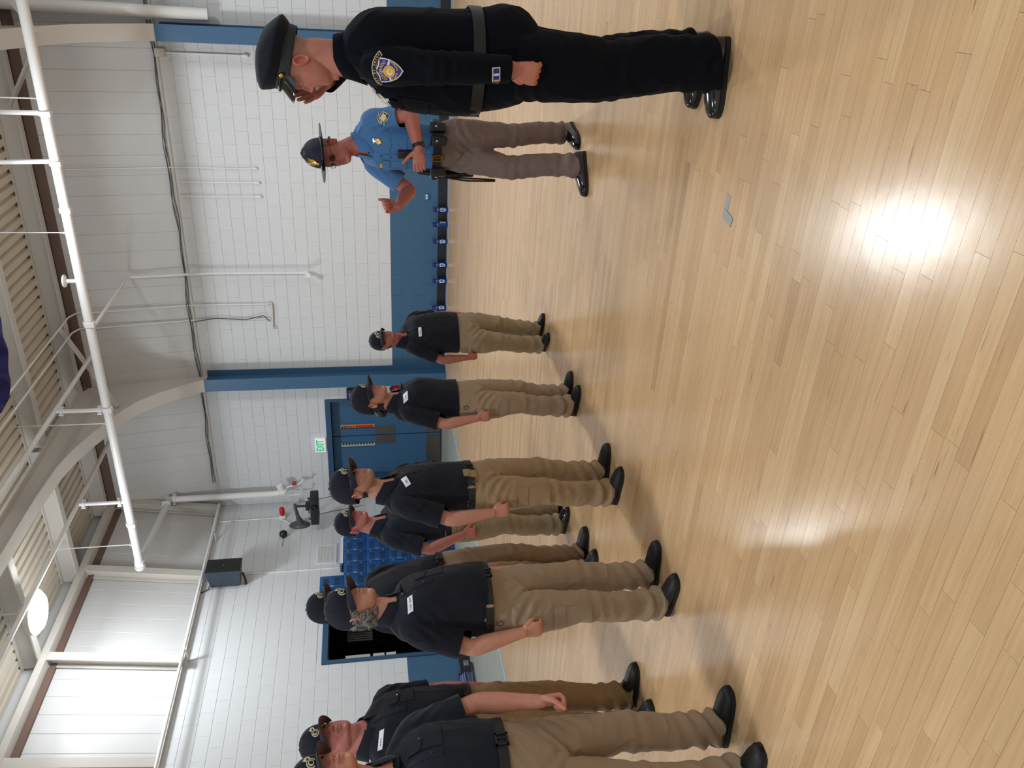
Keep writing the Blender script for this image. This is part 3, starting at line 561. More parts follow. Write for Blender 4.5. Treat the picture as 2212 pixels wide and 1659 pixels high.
par += [('cap', MB().lathe([(0.085, 0), (0.085, 0.05), (0.05, 0.09)], 16, Mx=Matrix.Translation((-9.06, PY, PZ)) @ Matrix.Rotation(-PI/2, 4, 'Y')), 'pipe'),
        ('sprinkler_tee', MB().tube([(-4.12, PY, PZ+0.05), (-4.12, PY, PZ+0.17)], 0.028, 10).lathe([(0.045, 0), (0.085, 0.02), (0.085, 0.04), (0.04, 0.055)], 16, Mx=Matrix.Translation((-4.12, PY, PZ+0.17))), 'pipe')]
conduit('sprinkler_main', 'thick white sprinkler main crossing the hall below the roof', [(4.15, PY, PZ), (-9.06, PY, PZ)], 0.063, cat='pipe', n=18, parts=par)
conduit('sprinkler_branch', 'white pipe from the end of the sprinkler main to the corner riser', [(-9.0, PY+0.02, PZ), (-9.38, 13.14, PZ+0.02)], 0.055, cat='pipe', n=14, parts=[('coupling', coupling((-9.34, 13.0, PZ+.02), (-0.17, 0.98, 0), 0.075), 'pipe')])
V8 = (-9.38, 13.2)
conduit('sprinkler_riser', 'white riser pipe coming down the room corner to a valve', [(V8[0], V8[1], PZ+0.06), (V8[0], V8[1], 3.3), (V8[0]+0.02, V8[1], 3.16), (V8[0]+0.1, V8[1]-0.02, 3.08)], 0.06, cat='pipe', n=16, parts=[
    ('coupling', coupling((V8[0], V8[1], 5.12), (0, 0, 1), 0.08), 'pipe'), ('elbow', MB().lathe([(0.06, 0), (0.1, 0.02), (0.1, 0.06), (0.075, 0.08), (0.075, 0.2), (0.05, 0.22)], 18, Mx=Matrix.Translation((V8[0]+0.02, V8[1]-0.01, 3.1)) @ Matrix.Rotation(1.2, 4, 'Y')), 'pipe'),
    ('red_handle', MB().box((V8[0]+0.2, V8[1]-0.05, 2.86), (V8[0]+0.24, V8[1]+0.05, 2.94), bev=0.01), 'red'), ('drain', MB().tube([(V8[0]+0.14, V8[1], 3.05), (V8[0]+0.2, V8[1], 2.8), (V8[0]+0.3, V8[1], 2.72)], 0.018, 8).tube([(V8[0]-0.05, V8[1], 3.1), (V8[0]-0.05, V8[1], 2.8), (V8[0]+0.1, V8[1], 2.76)], 0.014, 8), 'pipe')])
for x, nip, lb in ((-6.12, (-6.12, 5.9), 'white branch pipe beyond the curved frame, held above the main by a nipple'), (-7.78, (-7.78, 5.85), 'white branch pipe closest to the glaring lamp')):
    conduit('sprinkler_branch', lb, [(x, 13.0, 5.9), (x, 3.0, 5.95)], 0.033, cat='pipe', parts=[('nipple', MB().tube([(x, PY, PZ), (x, PY, 5.9)], 0.03, 10), 'pipe'), ('coupling', coupling((x, PY, 5.82), (0, 0, 1), 0.045, 0.04), 'pipe'), ('coupling', coupling((x, PY, 5.3), (0, 0, 1), 0.045, 0.04), 'pipe')])
for x, lb in ((-2.53, 'beige branch pipe crossing the roof bay above the trooper'), (-1.95, 'white branch line over the officer, parallel to the rafters')):
    conduit('sprinkler_branch', lb, [(x, PY+0.0, PZ+0.05), (x, PY-0.1, 5.85), (x, 12.9 if x > -2 else 10.6, 5.9), (x, 4.0, 5.95)] if x < -2 else [(x, PY, PZ+0.05), (x, PY, 5.9), (x, 4.0, 5.95)], 0.03, cat='pipe')
conduit('test_pipe', 'white pipe dropping from the sprinkler main down the far wall, ending in an elbow', [(-4.86, PY, PZ), (-4.9, 13.15, 5.25), (-4.93, 13.25, 5.25), (-4.94, 13.28, 5.18), (-4.92, 13.38, 4.0), (-4.92, 13.38, 2.42)], 0.025, cat='pipe', parts=[('elbow', MB().tube([(-4.92, 13.38, 2.46), (-4.92, 13.37, 2.39), (-4.92, 13.28, 2.38)], 0.035, 12).lathe([(0.045, 0), (0.045, 0.03)], 14, Mx=Matrix.Translation((-4.92, 13.28, 2.38)) @ Matrix.Rotation(PI/2, 4, 'X')), 'pipe')])
conduit('drain_pipe', 'thick white pipe ending partway down the far wall above the officer', [(-0.88, 13.05, 6.2), (-0.91, 13.22, 4.5), (-0.93, 13.3, 3.55)], 0.085, cat='pipe', n=18, parts=[('collar', MB().tube([(-0.93, 13.3, 4.32), (-0.93, 13.3, 4.4)], 0.1, 16), 'pipe')])
for p0, p1, lb in (((FX2-0.05, 12.1, 5.46), (-2.25, 12.9, 6.3), 'perforated brace from the arch above the officer to the eave'), ((FX2+0.05, 11.9, 5.4), (-0.2, 12.7, 6.3), 'perforated brace on the outer side of the arch above the officer'), ((FX1+0.05, 12.4, 5.5), (-5.65, 12.9, 6.3), 'perforated brace from the curved frame to the eave'), ((FX1-0.05, 12.4, 5.5), (-7.9, 12.9, 6.3), 'perforated brace behind the curved frame, on the corner side')):
    mb = MB(); d = (Vector(p1)-Vector(p0)).normalized(); s = d.cross(Vector((0, 0, 1))).normalized()*0.03; u = s.cross(d).normalized()*0.03
    p0v, p1v = Vector(p0), Vector(p1); mb.add([p0v-s, p0v+s, p1v+s, p1v-s, p0v-s+u*0.2, p0v+s+u*0.2, p1v+s+u*0.2, p1v-s+u*0.2], [(0, 1, 2, 3), (7, 6, 5, 4), (0, 4, 5, 1), (1, 5, 6, 2), (2, 6, 7, 3), (3, 7, 4, 0)]); mb.add([p0v+s, p0v+s+u*2, p1v+s+u*2, p1v+s, p0v+s*1.15, p0v+s*1.15+u*2, p1v+s*1.15+u*2, p1v+s*1.15], [(0, 1, 2, 3), (7, 6, 5, 4), (0, 4, 5, 1), (1, 5, 6, 2), (2, 6, 7, 3), (3, 7, 4, 0)])
    tag(mb.build('frame_brace', M['steel_white'], None), lb, 'brace', 'frame braces')
# ---------------------------------------------------------------- ceiling lamps
def lamp(x, y, z, label):
    t = thing('ceiling_lamp', label, 'lamp', (x, y, z), 'high bay lamps'); T = Matrix.Translation((x, y, z))
    MB().lathe([(0.06, 0.22), (0.1, 0.2), (0.14, 0.1), (0.3, 0.05), (0.31, -0.02), (0.29, -0.03)], 32, Mx=T).build('housing', M['steel_white'], t, smooth=40)
    MB().lathe([(0.285, -0.03), (0.25, -0.07), (0.15, -0.1), (0.02, -0.105)], 32, Mx=T).build('lens', M['lens'], t, smooth=60)
    MB().tube([(x, y, z+0.2), (x, y, 6.52)], 0.008, 6).build('hanger', M['pipe'], t)
lamp(*LAMPS[0], 'glaring ceiling lamp over the side wall, above the nearest cadets')
# banner
mb = MB(); n = 48; V = []
for i in range(n+1):
    x = -5.45+1.65*i/n; dip = float(np.interp(x, [-5.45, -5.33, -5.1, -4.71, -4.34, -3.8], [6.2, 5.95, 5.79, 5.71, 5.67, 5.67])); y = 9.5+0.03*math.sin(i*0.5)
    V += [(x, y, dip), (x, y, 6.5), (x, y+0.012, dip), (x, y+0.012, 6.5)]
F = []
for i in range(n): a, b = i*4, i*4+4; F += [(a, b, b+1, a+1), (a+2, a+3, b+3, b+2), (a, a+2, b+2, b), (a+1, b+1, b+3, a+3)]
tag(mb.add(V, F).build('banner', M['navy_cloth'], None, smooth=60), 'dark navy banner with a curved hem hanging from the roof', 'banner')
# tape on the floor
t = thing('floor_tape', 'two torn strips of grey tape stuck on the court floor', 'tape', (-0.82, 2.95, 0))
def strip(p0, p1, w, up=0): 
    a, b = Vector(p0), Vector(p1); s = (b-a).cross(Vector((0, 0, 1))).normalized()*w/2; h = Vector((0, 0, 0.0012)); z = Vector((0, 0, 0.0002+up))
    P = [a-s*0.9, a+s*1.1, b+s*0.8, b-s*1.2]; V = [p+z for p in P]+[p+z+h for p in P]
    return MB().add(V, [(4, 5, 6, 7), (0, 1, 5, 4), (1, 2, 6, 5), (2, 3, 7, 6), (3, 0, 4, 7)])
strip((-0.775, 2.965, 0), (-0.85, 2.975, 0), 0.035).build('strip', M['tape'], t); strip((-0.85, 2.985, 0), (-0.875, 2.90, 0), 0.04, .0015).build('strip', M['tape'], t)
# ---------------------------------------------------------------- people: shape tools
def skin_material():
    m = mat('skin', (200, 150, 125), 0.5, attr='tint', noise_amt=0.05, noise_scale=60, bump=0.06, bump_scale=220, sss=0.08); return m
M['skin'] = skin_material()
def cloth(name, col, rough=0.85, bump=0.25, scale=14, sheen=0.12, spec=0.25):
    m = mat(name, col, rough, noise_amt=0.05, noise_scale=8, bump=bump, bump_scale=scale, spec=spec, sheen=sheen); return m
M['polo'] = cloth('navy_polo_cloth', (17, 20, 32), sheen=.06); M['uniform_black'] = cloth('midnight_uniform_cloth', (9, 11, 19), 0.9, sheen=.02, spec=.1)
M['trooper_blue'] = cloth('mid_blue_shirt_cloth', (70, 116, 168), 0.75); M['trooper_grey'] = cloth('brown_grey_trouser_cloth', (112, 95, 90), 0.8)
M['khaki'] = cloth('khaki_twill', (150, 129, 106), 0.8); M['khaki_warm'] = cloth('tan_twill', (150, 125, 94), 0.8); M['khaki_green'] = cloth('olive_khaki_twill', (146, 130, 104), 0.75)
M['polo_faded'] = cloth('faded_navy_polo', (23, 31, 42), sheen=.08)
M['cap_navy'] = cloth('navy_cap_twill', (20, 24, 36), 0.8, 0.15, 60, sheen=.06); M['brim_under'] = cloth('brown_grey_brim_lining', (84, 74, 66), 0.8, 0.1, 60)
M['leather'] = mat('black_leather', (20, 20, 20), 0.35, bump=0.1, bump_scale=90); M['patent'] = mat('black_patent_leather', (12, 12, 14), 0.12, coat=0.6); M['webbing'] = mat('black_webbing', (26, 27, 26), 0.7, bump=0.2, bump_scale=200)
M['shoe_matte'] = mat('black_matte_shoe', (17, 17, 19), 0.55); M['sole'] = mat('black_rubber', (14, 14, 14), 0.6)
M['gold'] = mat('gold_metal', (222, 176, 74), 0.25, metal=1.0); M['silver'] = mat('silver_metal', (225, 226, 230), 0.2, metal=1.0); M['cream'] = mat('cream_thread', (222, 212, 176), 0.7); M['gold_thread'] = mat('gold_thread', (206, 160, 62), 0.6)
M['patch_blue'] = mat('royal_blue_thread', (36, 40, 130), 0.7); M['patch_black'] = mat('black_thread', (22, 20, 30), 0.8); M['white_thread'] = mat('white_thread', (226, 214, 204), 0.7)
M['tag_white'] = mat('white_tag_plastic', (226, 228, 236), 0.4); M['ink'] = mat('grey_ink', (70, 70, 84), 0.6)
M['eye_white'] = mat('eye_white', (205, 198, 192), 0.25); M['iris'] = mat('brown_iris', (58, 44, 34), 0.2); M['pupil'] = mat('pupil', (8, 8, 8), 0.15)
M['hair_black'] = mat('black_hair', (26, 22, 22), 0.45, bump=0.5, bump_scale=40, stretch=(1, 1, 4)); M['hair_grey'] = mat('grey_curly_hair', (112, 108, 104), 0.6, noise_amt=0.35, noise_scale=70, bump=0.6, bump_scale=60); M['hair_white'] = mat('grey_white_moustache', (148, 122, 110), 0.6, bump=0.4, bump_scale=120)
M['frame_black'] = mat('black_spectacle_frame', (14, 14, 16), 0.25)
M['visor'] = mat('glossy_black_visor', (14, 15, 18), 0.1, coat=0.8)
def catmull(P, sub):
    P = np.array(P, float)
    if len(P) < 3: 
        t = np.linspace(0, 1, sub+1)[:, None]; return P[0]*(1-t)+P[-1]*t
    Q = np.vstack([2*P[0]-P[1], P, 2*P[-1]-P[-2]]); out = []
    for i in range(1, len(Q)-2):
        for k in range(sub):
            t = k/sub; a, b, c, d = Q[i-1], Q[i], Q[i+1], Q[i+2]
            out.append(0.5*((2*b)+(-a+c)*t+(2*a-5*b+4*c-d)*t*t+(-a+3*b-3*c+d)*t**3))
    out.append(Q[-2]); return np.array(out)
def limb(mb, pts, rads, n=18, sub=4, round_end=False):
    C = catmull([list(p)+[r] for p, r in zip(pts, rads)], sub); P = [Vector(c[:3]) for c in C]; R = [max(c[3], 0.002) for c in C]
    if round_end:
        d = (P[-1]-P[-2]).normalized(); r = R[-1]
        for a in (0.45, 0.75, 0.93, 1.0): P.append(Vector(C[-1][:3])+d*r*a); R.append(r*math.sqrt(max(1-a*a, 0.004)))
    mb.tube(P, 0, n, rfun=lambda i: R[i]); return P, R
def sgnpow(v, e): return np.sign(v)*np.abs(v)**e
def loft(mb, rings, n=40):
    """rings: (centre xyz, half width, front depth, back depth, exponent, tilt) – horizontal slices"""
    V = []; th = np.linspace(0, 2*PI, n, endpoint=False)
    for (c, ax, f, b, e, tilt) in rings:
        s, co = sgnpow(np.sin(th), 2/e), sgnpow(np.cos(th), 2/e); x = c[0]+ax*s; y = c[1]+np.where(co > 0, f*co, b*co); z = c[2]+np.where(co > 0, -tilt*co, -tilt*co*0.6)
        V += [tuple(p) for p in np.stack([x, y, z], 1)]
    k = len(rings); F = [(i*n+j, i*n+(j+1) % n, (i+1)*n+(j+1) % n, (i+1)*n+j) for i in range(k-1) for j in range(n)]+[tuple(range(n-1, -1, -1)), tuple(range((k-1)*n, k*n))]
    mb.add(V, F)
def table_rings(T, m, sub=4):
    """rows (z, ax, f, b, cx, cy, tilt) -> smooth rings"""
    C = catmull(T, sub); return [((r[4], r[5], r[0]), max(r[1], 0.004), max(r[2], 0.004), max(r[3], 0.004), m, r[6]) for r in C]
def union(mb, voxel, smooth=2, factor=0.5):
    me = mb.mesh('tmp', []); o = bpy.data.objects.new('tmp', me); COL.objects.link(o)
    r = o.modifiers.new('r', 'REMESH'); r.mode = 'VOXEL'; r.voxel_size = voxel; r.use_smooth_shade = True
    if smooth: s = o.modifiers.new('s', 'SMOOTH'); s.factor = factor; s.iterations = smooth
    dg = bpy.context.evaluated_depsgraph_get(); dg.update()
    out = bpy.data.meshes.new_from_object(o.evaluated_get(dg)); bpy.data.objects.remove(o); bpy.data.meshes.remove(me); out.materials.clear()
    return out
def get_v(me):
    a = np.empty(len(me.vertices)*3, np.float32); me.vertices.foreach_get('co', a); return a.reshape(-1, 3)
def get_n(me):
    a = np.empty(len(me.vertices)*3, np.float32); me.vertex_normals.foreach_get('vector', a); return a.reshape(-1, 3)
def set_v(me, V): me.vertices.foreach_set('co', np.ascontiguousarray(V, np.float32).ravel()); me.update()
def vnoise(P, seed=0):
    """smooth value noise in [-1, 1], vectorised"""
    P = np.asarray(P, np.float64)+seed*17.31; I = np.floor(P).astype(np.int64); f = P-I; f = f*f*(3-2*f); out = np.zeros(len(P))
    for dx in (0, 1):
        for dy in (0, 1):
            for dz in (0, 1):
                h = (I[:, 0]+dx)*374761393+(I[:, 1]+dy)*668265263+(I[:, 2]+dz)*2147483647; h = (h ^ (h >> 13))*1274126177; h = (h ^ (h >> 16)) & 0xffff
                out += (h/32767.5-1)*(f[:, 0] if dx else 1-f[:, 0])*(f[:, 1] if dy else 1-f[:, 1])*(f[:, 2] if dz else 1-f[:, 2])
    return out
def bisect_mesh(me, cuts):
    """cuts: (plane point, outward normal, test(centre) -> bool): trims the cloth to a clean hem"""
    bm = bmesh.new(); bm.from_mesh(me)
    for co, no, test in cuts:
        fs = [f for f in bm.faces if test(f.calc_center_median())]; g = list({v for f in fs for v in f.verts})+list({e for f in fs for e in f.edges})+fs
        if g: bmesh.ops.bisect_plane(bm, geom=g, plane_co=co, plane_no=no, clear_outer=True, dist=1e-5)
    bm.to_mesh(me); bm.free(); me.polygons.foreach_set('use_smooth', [True]*len(me.polygons)); me.update(); return me
def pobj(name, me, root):
    o = bpy.data.objects.new(name, me); COL.objects.link(o); o.parent = root; return o
def pbuild(mb, name, mats, root, smooth=60): return pobj(name, mb.mesh(name, mats, smooth), root)
# ---------------------------------------------------------------- head
G = lambda v, s: np.exp(-(v/s)**2)
HEADT = [(-0.108, .020, .066, -.03), (-0.104, .032, .079, -.02), (-0.092, .046, .0865, -.01), (-0.075, .056, .0855, .01), (-0.058, .0625, .0875, .035), (-0.042, .066, .0885, .055), (-0.028, .0685, .0875, .072), (-0.008, .0715, .0855, .088), (0.012, .074, .0865, .096), (0.034, .0765, .0925, .1), (0.06, .0755, .088, .1), (0.085, .069, .077, .093), (0.104, .056, .06, .077), (0.118, .036, .036, .05), (0.125, .008, .006, .012)]
def head_mesh(mb, T, jaw=1.0, nose=1.0, fat=0.0, chin=1.0):
    zt = np.array([r[0] for r in HEADT]); zs = np.concatenate([np.linspace(-.108, .05, 64), np.linspace(.054, .125, 20)])
    def I(k): return np.interp(zs, zt, [r[k] for r in HEADT])
    def sm(a): 
        b = a.copy()
        for _ in range(3): b[1:-1] = (b[:-2]+2*b[1:-1]+b[2:])/4
        return b
    W, Fr, Bk = sm(I(1)), sm(I(2)), sm(I(3)); low = np.clip((-zs-0.0)/0.09, 0, 1); W = W*(1+(jaw-1)*low)+fat*low*0.012
    n = 96; t = np.linspace(0, 2*PI, n, endpoint=False); th = t-0.32*np.sin(t)          # denser at the face
    cy = np.interp(zs, [-.1, -.03, .03, .125], [.022, .008, -.004, -.008]); V = []
    for i, z in enumerate(zs):
        e = 2.25; s, c = sgnpow(np.sin(th), 2/e), sgnpow(np.cos(th), 2/e); x = W[i]*s; y = np.where(c > 0, cy[i]+(Fr[i]-cy[i])*c, cy[i]+(Bk[i]+cy[i])*c); fr = np.clip(c, 0, 1)
        d = np.zeros(n)
        hz = np.interp(z, [-.040, -.035, -.029, -.022, .0, .02, .032], [0, .004, .018, .0255, .017, .0075, .002])*nose; sw = np.interp(z, [-.035, -.022, .0, .022], [.0135, .0115, .0085, .0075]); d += hz*G(x, sw)
        d += .0085*nose*G(np.abs(x)-.0145, .007)*G(z+.0275, .0075)                        # nostril wings
        d -= .0095*G(np.abs(x)-.03, .0155)*G(z-.012, .011)                                # eye sockets
        d += .0055*G(np.abs(x)-.028, .02)*G(z-.031, .008)+.003*G(x, .012)*G(z-.03, .01)   # brow
        d += .005*G(np.abs(x)-.042, .018)*G(z+.012, .016)+fat*.006*G(np.abs(x)-.042, .022)*G(z+.035, .022)
        d += .006*G(x, .019)*G(z+.0495, .0045)+.0068*G(x, .017)*G(z+.0605, .005)-.006*G(x, .021)*G(z+.0552, .0022)   # lips
        d -= .0045*G(x, .02)*G(z+.0735, .006); d += .0065*chin*G(x, .018)*G(z+.091, .011)
        d -= .003*G(np.abs(x)-.026-(-.03-z)*.45, .004)*(1 if -.06 < z < -.024 else 0)
        d -= .0035*G(np.abs(x)-.004, .0025)*G(z+.04, .006)*0
        y = y+d*np.where(fr > 0.05, 1, 0)*np.clip(fr*1.6, 0, 1)
        V += [T @ Vector((x[k], y[k], z)) for k in range(n)]
    k = len(zs); F = [(i*n+j, i*n+(j+1) % n, (i+1)*n+(j+1) % n, (i+1)*n+j) for i in range(k-1) for j in range(n)]+[tuple(range(n-1, -1, -1)), tuple(range((k-1)*n, k*n))]
    mb.add(V, F)
    for sd in (1, -1):      # ears: a bowl with a raised rim
        rr = [0.0, .3, .55, .72, .86, .97, 1.0]; hh = [-.004, -.005, -.001, .006, .010, .006, 0.0]; m = 22; E = []
        A = Matrix.Translation((sd*.0735, -.012, -.004)) @ Matrix.Rotation(sd*math.radians(-24), 4, 'Z') @ Matrix.Rotation(math.radians(-10), 4, 'X')
        for r, h in zip(rr, hh):
            for j in range(m):
                a = 2*PI*j/m; ly = math.cos(a)*.0185*r*(1.0+.18*math.sin(a)); lz = math.sin(a)*.0335*r; E.append(T @ (A @ Vector((sd*(h+.009), ly, lz))))
        for r in (1.0, 0.6):
            for j in range(m):
                a = 2*PI*j/m; E.append(T @ (A @ Vector((sd*(-.006 if r == 1.0 else -.016), math.cos(a)*.016*r, math.sin(a)*.031*r))))
        k2 = len(rr)+2; Fe = [(i*m+j, i*m+(j+1) % m, (i+1)*m+(j+1) % m, (i+1)*m+j) for i in range(k2-1) for j in range(m)]+[tuple(range(m-1, -1, -1)), tuple(range((k2-1)*m, k2*m))]
        mb.add(E, Fe)
# ---------------------------------------------------------------- hand
def hand(mb, wrist, d, pn, side, sc=1.0, curl=(70, 85, 55), thumb=((.75, .55, .5), (.8, -.1, .65)), spread=0.05, per=None):
    w = Vector(wrist); d = Vector(d).normalized(); pn = Vector(pn); pn = (pn-d*pn.dot(d)).normalized(); s = d.cross(pn)*side
    n = 22; th = np.linspace(0, 2*PI, n, endpoint=False); V = []; R = [(-.012, .026, .019), (.012, .028, .018), (.04, .036, .0175), (.066, .0415, .016), (.086, .0415, .0145), (.094, .038, .0105)]
    for (t, a, b) in R:
        x, y = sgnpow(np.cos(th), 2/2.6)*a*sc, sgnpow(np.sin(th), 2/2.6)*b*sc; V += [w+d*t*sc+s*float(p)+pn*float(q) for p, q in zip(x, y)]
    k = len(R); mb.add(V, [(i*n+j, i*n+(j+1) % n, (i+1)*n+(j+1) % n, (i+1)*n+j) for i in range(k-1) for j in range(n)]+[tuple(range(n-1, -1, -1)), tuple(range((k-1)*n, k*n))])
    for i, (off, L, r) in enumerate(((.031, .072, .0092), (.0105, .08, .0095), (-.0105, .075, .009), (-.030, .059, .008))):
        c = per[i] if per else curl; p = w+d*.080*sc+s*off*sc; pts = [p-d*.02*sc, p+d*.012*sc]; ang = 0; q = pts[-1]; fd = (d+s*spread*(1.5-i)).normalized()
        for seg, a in zip((.46, .29, .25), c):
            ang += math.radians(a); dr = fd*math.cos(ang)+pn*math.sin(ang); q = q+dr*L*seg*sc; pts.append(q)
        limb(mb, pts, [r*sc*1.05, r*sc*1.05, r*sc, r*sc*.92, r*sc*.82], 10, 3, round_end=True)
    b = w+d*.018*sc+s*.022*sc; D = lambda c: (d*c[0]+s*c[1]+pn*c[2]).normalized(); t1, t2 = D(thumb[0]), D(thumb[1])
    pts = [b, b+t1*.034*sc, b+t1*.05*sc+t2*.012*sc, b+t1*.05*sc+t2*.036*sc, b+t1*.05*sc+t2*.058*sc]
    limb(mb, pts, [.0165*sc, .0145*sc, .0115*sc, .0108*sc, .0092*sc], 12, 3, round_end=True)
# ---------------------------------------------------------------- shoe
def shoe(root, ankle, yaw, sc, m, glossy, laces=True):
    T = Matrix.Translation((ankle[0], ankle[1], 0)) @ Matrix.Rotation(yaw, 4, 'Z') @ Matrix.Scale(sc, 4)
    R = [(-.082, .012, .045), (-.077, .026, .066), (-.06, .034, .086), (-.03, .038, .10), (.01, .0395, .105), (.045, .042, .09), (.08, .0455, .072), (.115, .048, .062), (.15, .0475, .055), (.18, .042, .047), (.2, .031, .04), (.211, .014, .03)]
    n = 24; th = np.linspace(0, 2*PI, n, endpoint=False); V = []; C = catmull(R, 3)
    for f, w_, zt in C:
        e = 2.6; x, z = sgnpow(np.cos(th), 2/e)*max(w_, .004), sgnpow(np.sin(th), 2/e); zc = .012; V += [T @ Vector((float(a), f, zc+(zt-zc)*max(float(q), 0)+(.008*min(float(q), 0)))) for a, q in zip(x, z)]
    k = len(C); mb = MB().add(V, [(i*n+j, i*n+(j+1) % n, (i+1)*n+(j+1) % n, (i+1)*n+j) for i in range(k-1) for j in range(n)]+[tuple(range(n-1, -1, -1)), tuple(range((k-1)*n, k*n))])
    s = pbuild(mb, 'shoe', m, root, 70)
    P = [(a[1]+.005, a[0]) for a in C]; out = [(w_, f) for w_, f in P]+[(-w_, f) for w_, f in P[::-1]]; mb = MB(); k = len(out); heel = lambda f: 0.0
    mb.add([T @ Vector((x, f, 0.0)) for x, f in out]+[T @ Vector((x, f, .018)) for x, f in out], [tuple(range(k-1, -1, -1)), tuple(range(k, 2*k))]+[(i, (i+1) % k, k+(i+1) % k, k+i) for i in range(k)]); pbuild(mb, 'sole', M['sole'], s, 40)
    if laces:
        mb = MB()
        for i in range(4):
            f = .05+i*.016; z = float(np.interp(f, [r[0] for r in R], [r[2] for r in R]))+.002; mb.tube([T @ Vector((-.02, f, z-.006)), T @ Vector((0, f+.004, z+.001)), T @ Vector((.02, f, z-.006))], .0026*sc, 6)
        pbuild(mb, 'lace', M['leather'], s, 60)
# ---------------------------------------------------------------- prints and badges laid on a surface
class Skin:
    def __init__(s, *objs):
        V, F = [], []
        for o in objs:
            me = o.data if hasattr(o, 'data') else o; off = len(V); V += [v.co.copy() for v in me.vertices]; F += [tuple(i+off for i in p.vertices) for p in me.polygons]
        s.t = BVHTree.FromPolygons(V, F)
    def lay(s, mb, verts, faces, o, d, up, lift, mi=0):
        o, d, up = Vector(o), Vector(d).normalized(), Vector(up); up = (up-d*up.dot(d)).normalized(); rt = d.cross(up); T = []
        for u, v in verts:
            p = o+rt*u+up*v; h = s.t.ray_cast(p-d*0.1, d, 1.4); T.append((p, (h[0]-p).dot(d) if h[0] is not None else None))
        ok = sorted(t for p, t in T if t is not None); med = ok[len(ok)//3] if ok else 0; bad = {k for k, (p, t) in enumerate(T) if t is None or abs(t-med) > .07}
        mb.add([p+d*((t if k not in bad else med)-lift) for k, (p, t) in enumerate(T)], [f for f in faces if not any(q in bad for q in f)], mi); return bad
    def patch(s, mb, poly, o, d, up, lift, mi=0, thick=0.002, n=6):
        """filled outline with a short skirt; the outline is star shaped about its mean"""
        c = np.mean(poly, 0); P = []; k = len(poly)
        for r in (1.0, .66, .33): P += [tuple(c+(np.array(p)-c)*r) for p in poly]
        P.append(tuple(c)); F = [(i, (i+1) % k, k+(i+1) % k, k+i) for i in range(k)]+[(k+i, k+(i+1) % k, 2*k+(i+1) % k, 2*k+i) for i in range(k)]+[(2*k+i, 2*k+(i+1) % k, 3*k) for i in range(k)]
        a = len(mb.v); bad = s.lay(mb, P, F, o, d, up, lift, mi); b = len(mb.v); s.lay(mb, poly, [], o, d, up, lift-thick, mi)
        G_ = [(a+i, b+i, b+(i+1) % k, a+(i+1) % k) for i in range(k) if i not in bad and (i+1) % k not in bad]; mb.f += G_; mb.m += [mi]*len(G_)
    def letters(s, mb, text, size, o, d, up, lift, mi=0, at=(0, 0), rot=0.0, sx=1.0, bold=0.0):
        V, F = text_mb(text, size, 0, 1.0, bold); c, sn = math.cos(rot), math.sin(rot); s.lay(mb, [(at[0]+v.x*sx*c-v.y*sn, at[1]+v.x*sx*sn+v.y*c) for v in V], F, o, d, up, lift, mi)
    def arc(s, mb, text, size, o, d, up, lift, mi, ctr, rad, a0, a1, inward=False, bold=0.0, sx=1.0):
        n = len(text)
        for i, ch in enumerate(text):
            if ch == ' ': continue
            a = a0+(a1-a0)*(i/(n-1) if n > 1 else .5); s.letters(mb, ch, size, o, d, up, lift, mi, (ctr[0]+rad*math.cos(a), ctr[1]+rad*math.sin(a)), a+(PI/2 if inward else -PI/2), sx, bold)
def rect(w, h, nu=6, nv=3, skew=0.0):
    P = [(-w/2+w*i/nu, -h/2) for i in range(nu)]+[(w/2, -h/2+h*i/nv) for i in range(nv)]+[(w/2-w*i/nu, h/2) for i in range(nu)]+[(-w/2, h/2-h*i/nv) for i in range(nv)]
    return [(x+skew*y, y) for x, y in P]
def ring_poly(rx, ry, n=24, c=(0, 0)): return [(c[0]+rx*math.cos(2*PI*i/n), c[1]+ry*math.sin(2*PI*i/n)) for i in range(n)]
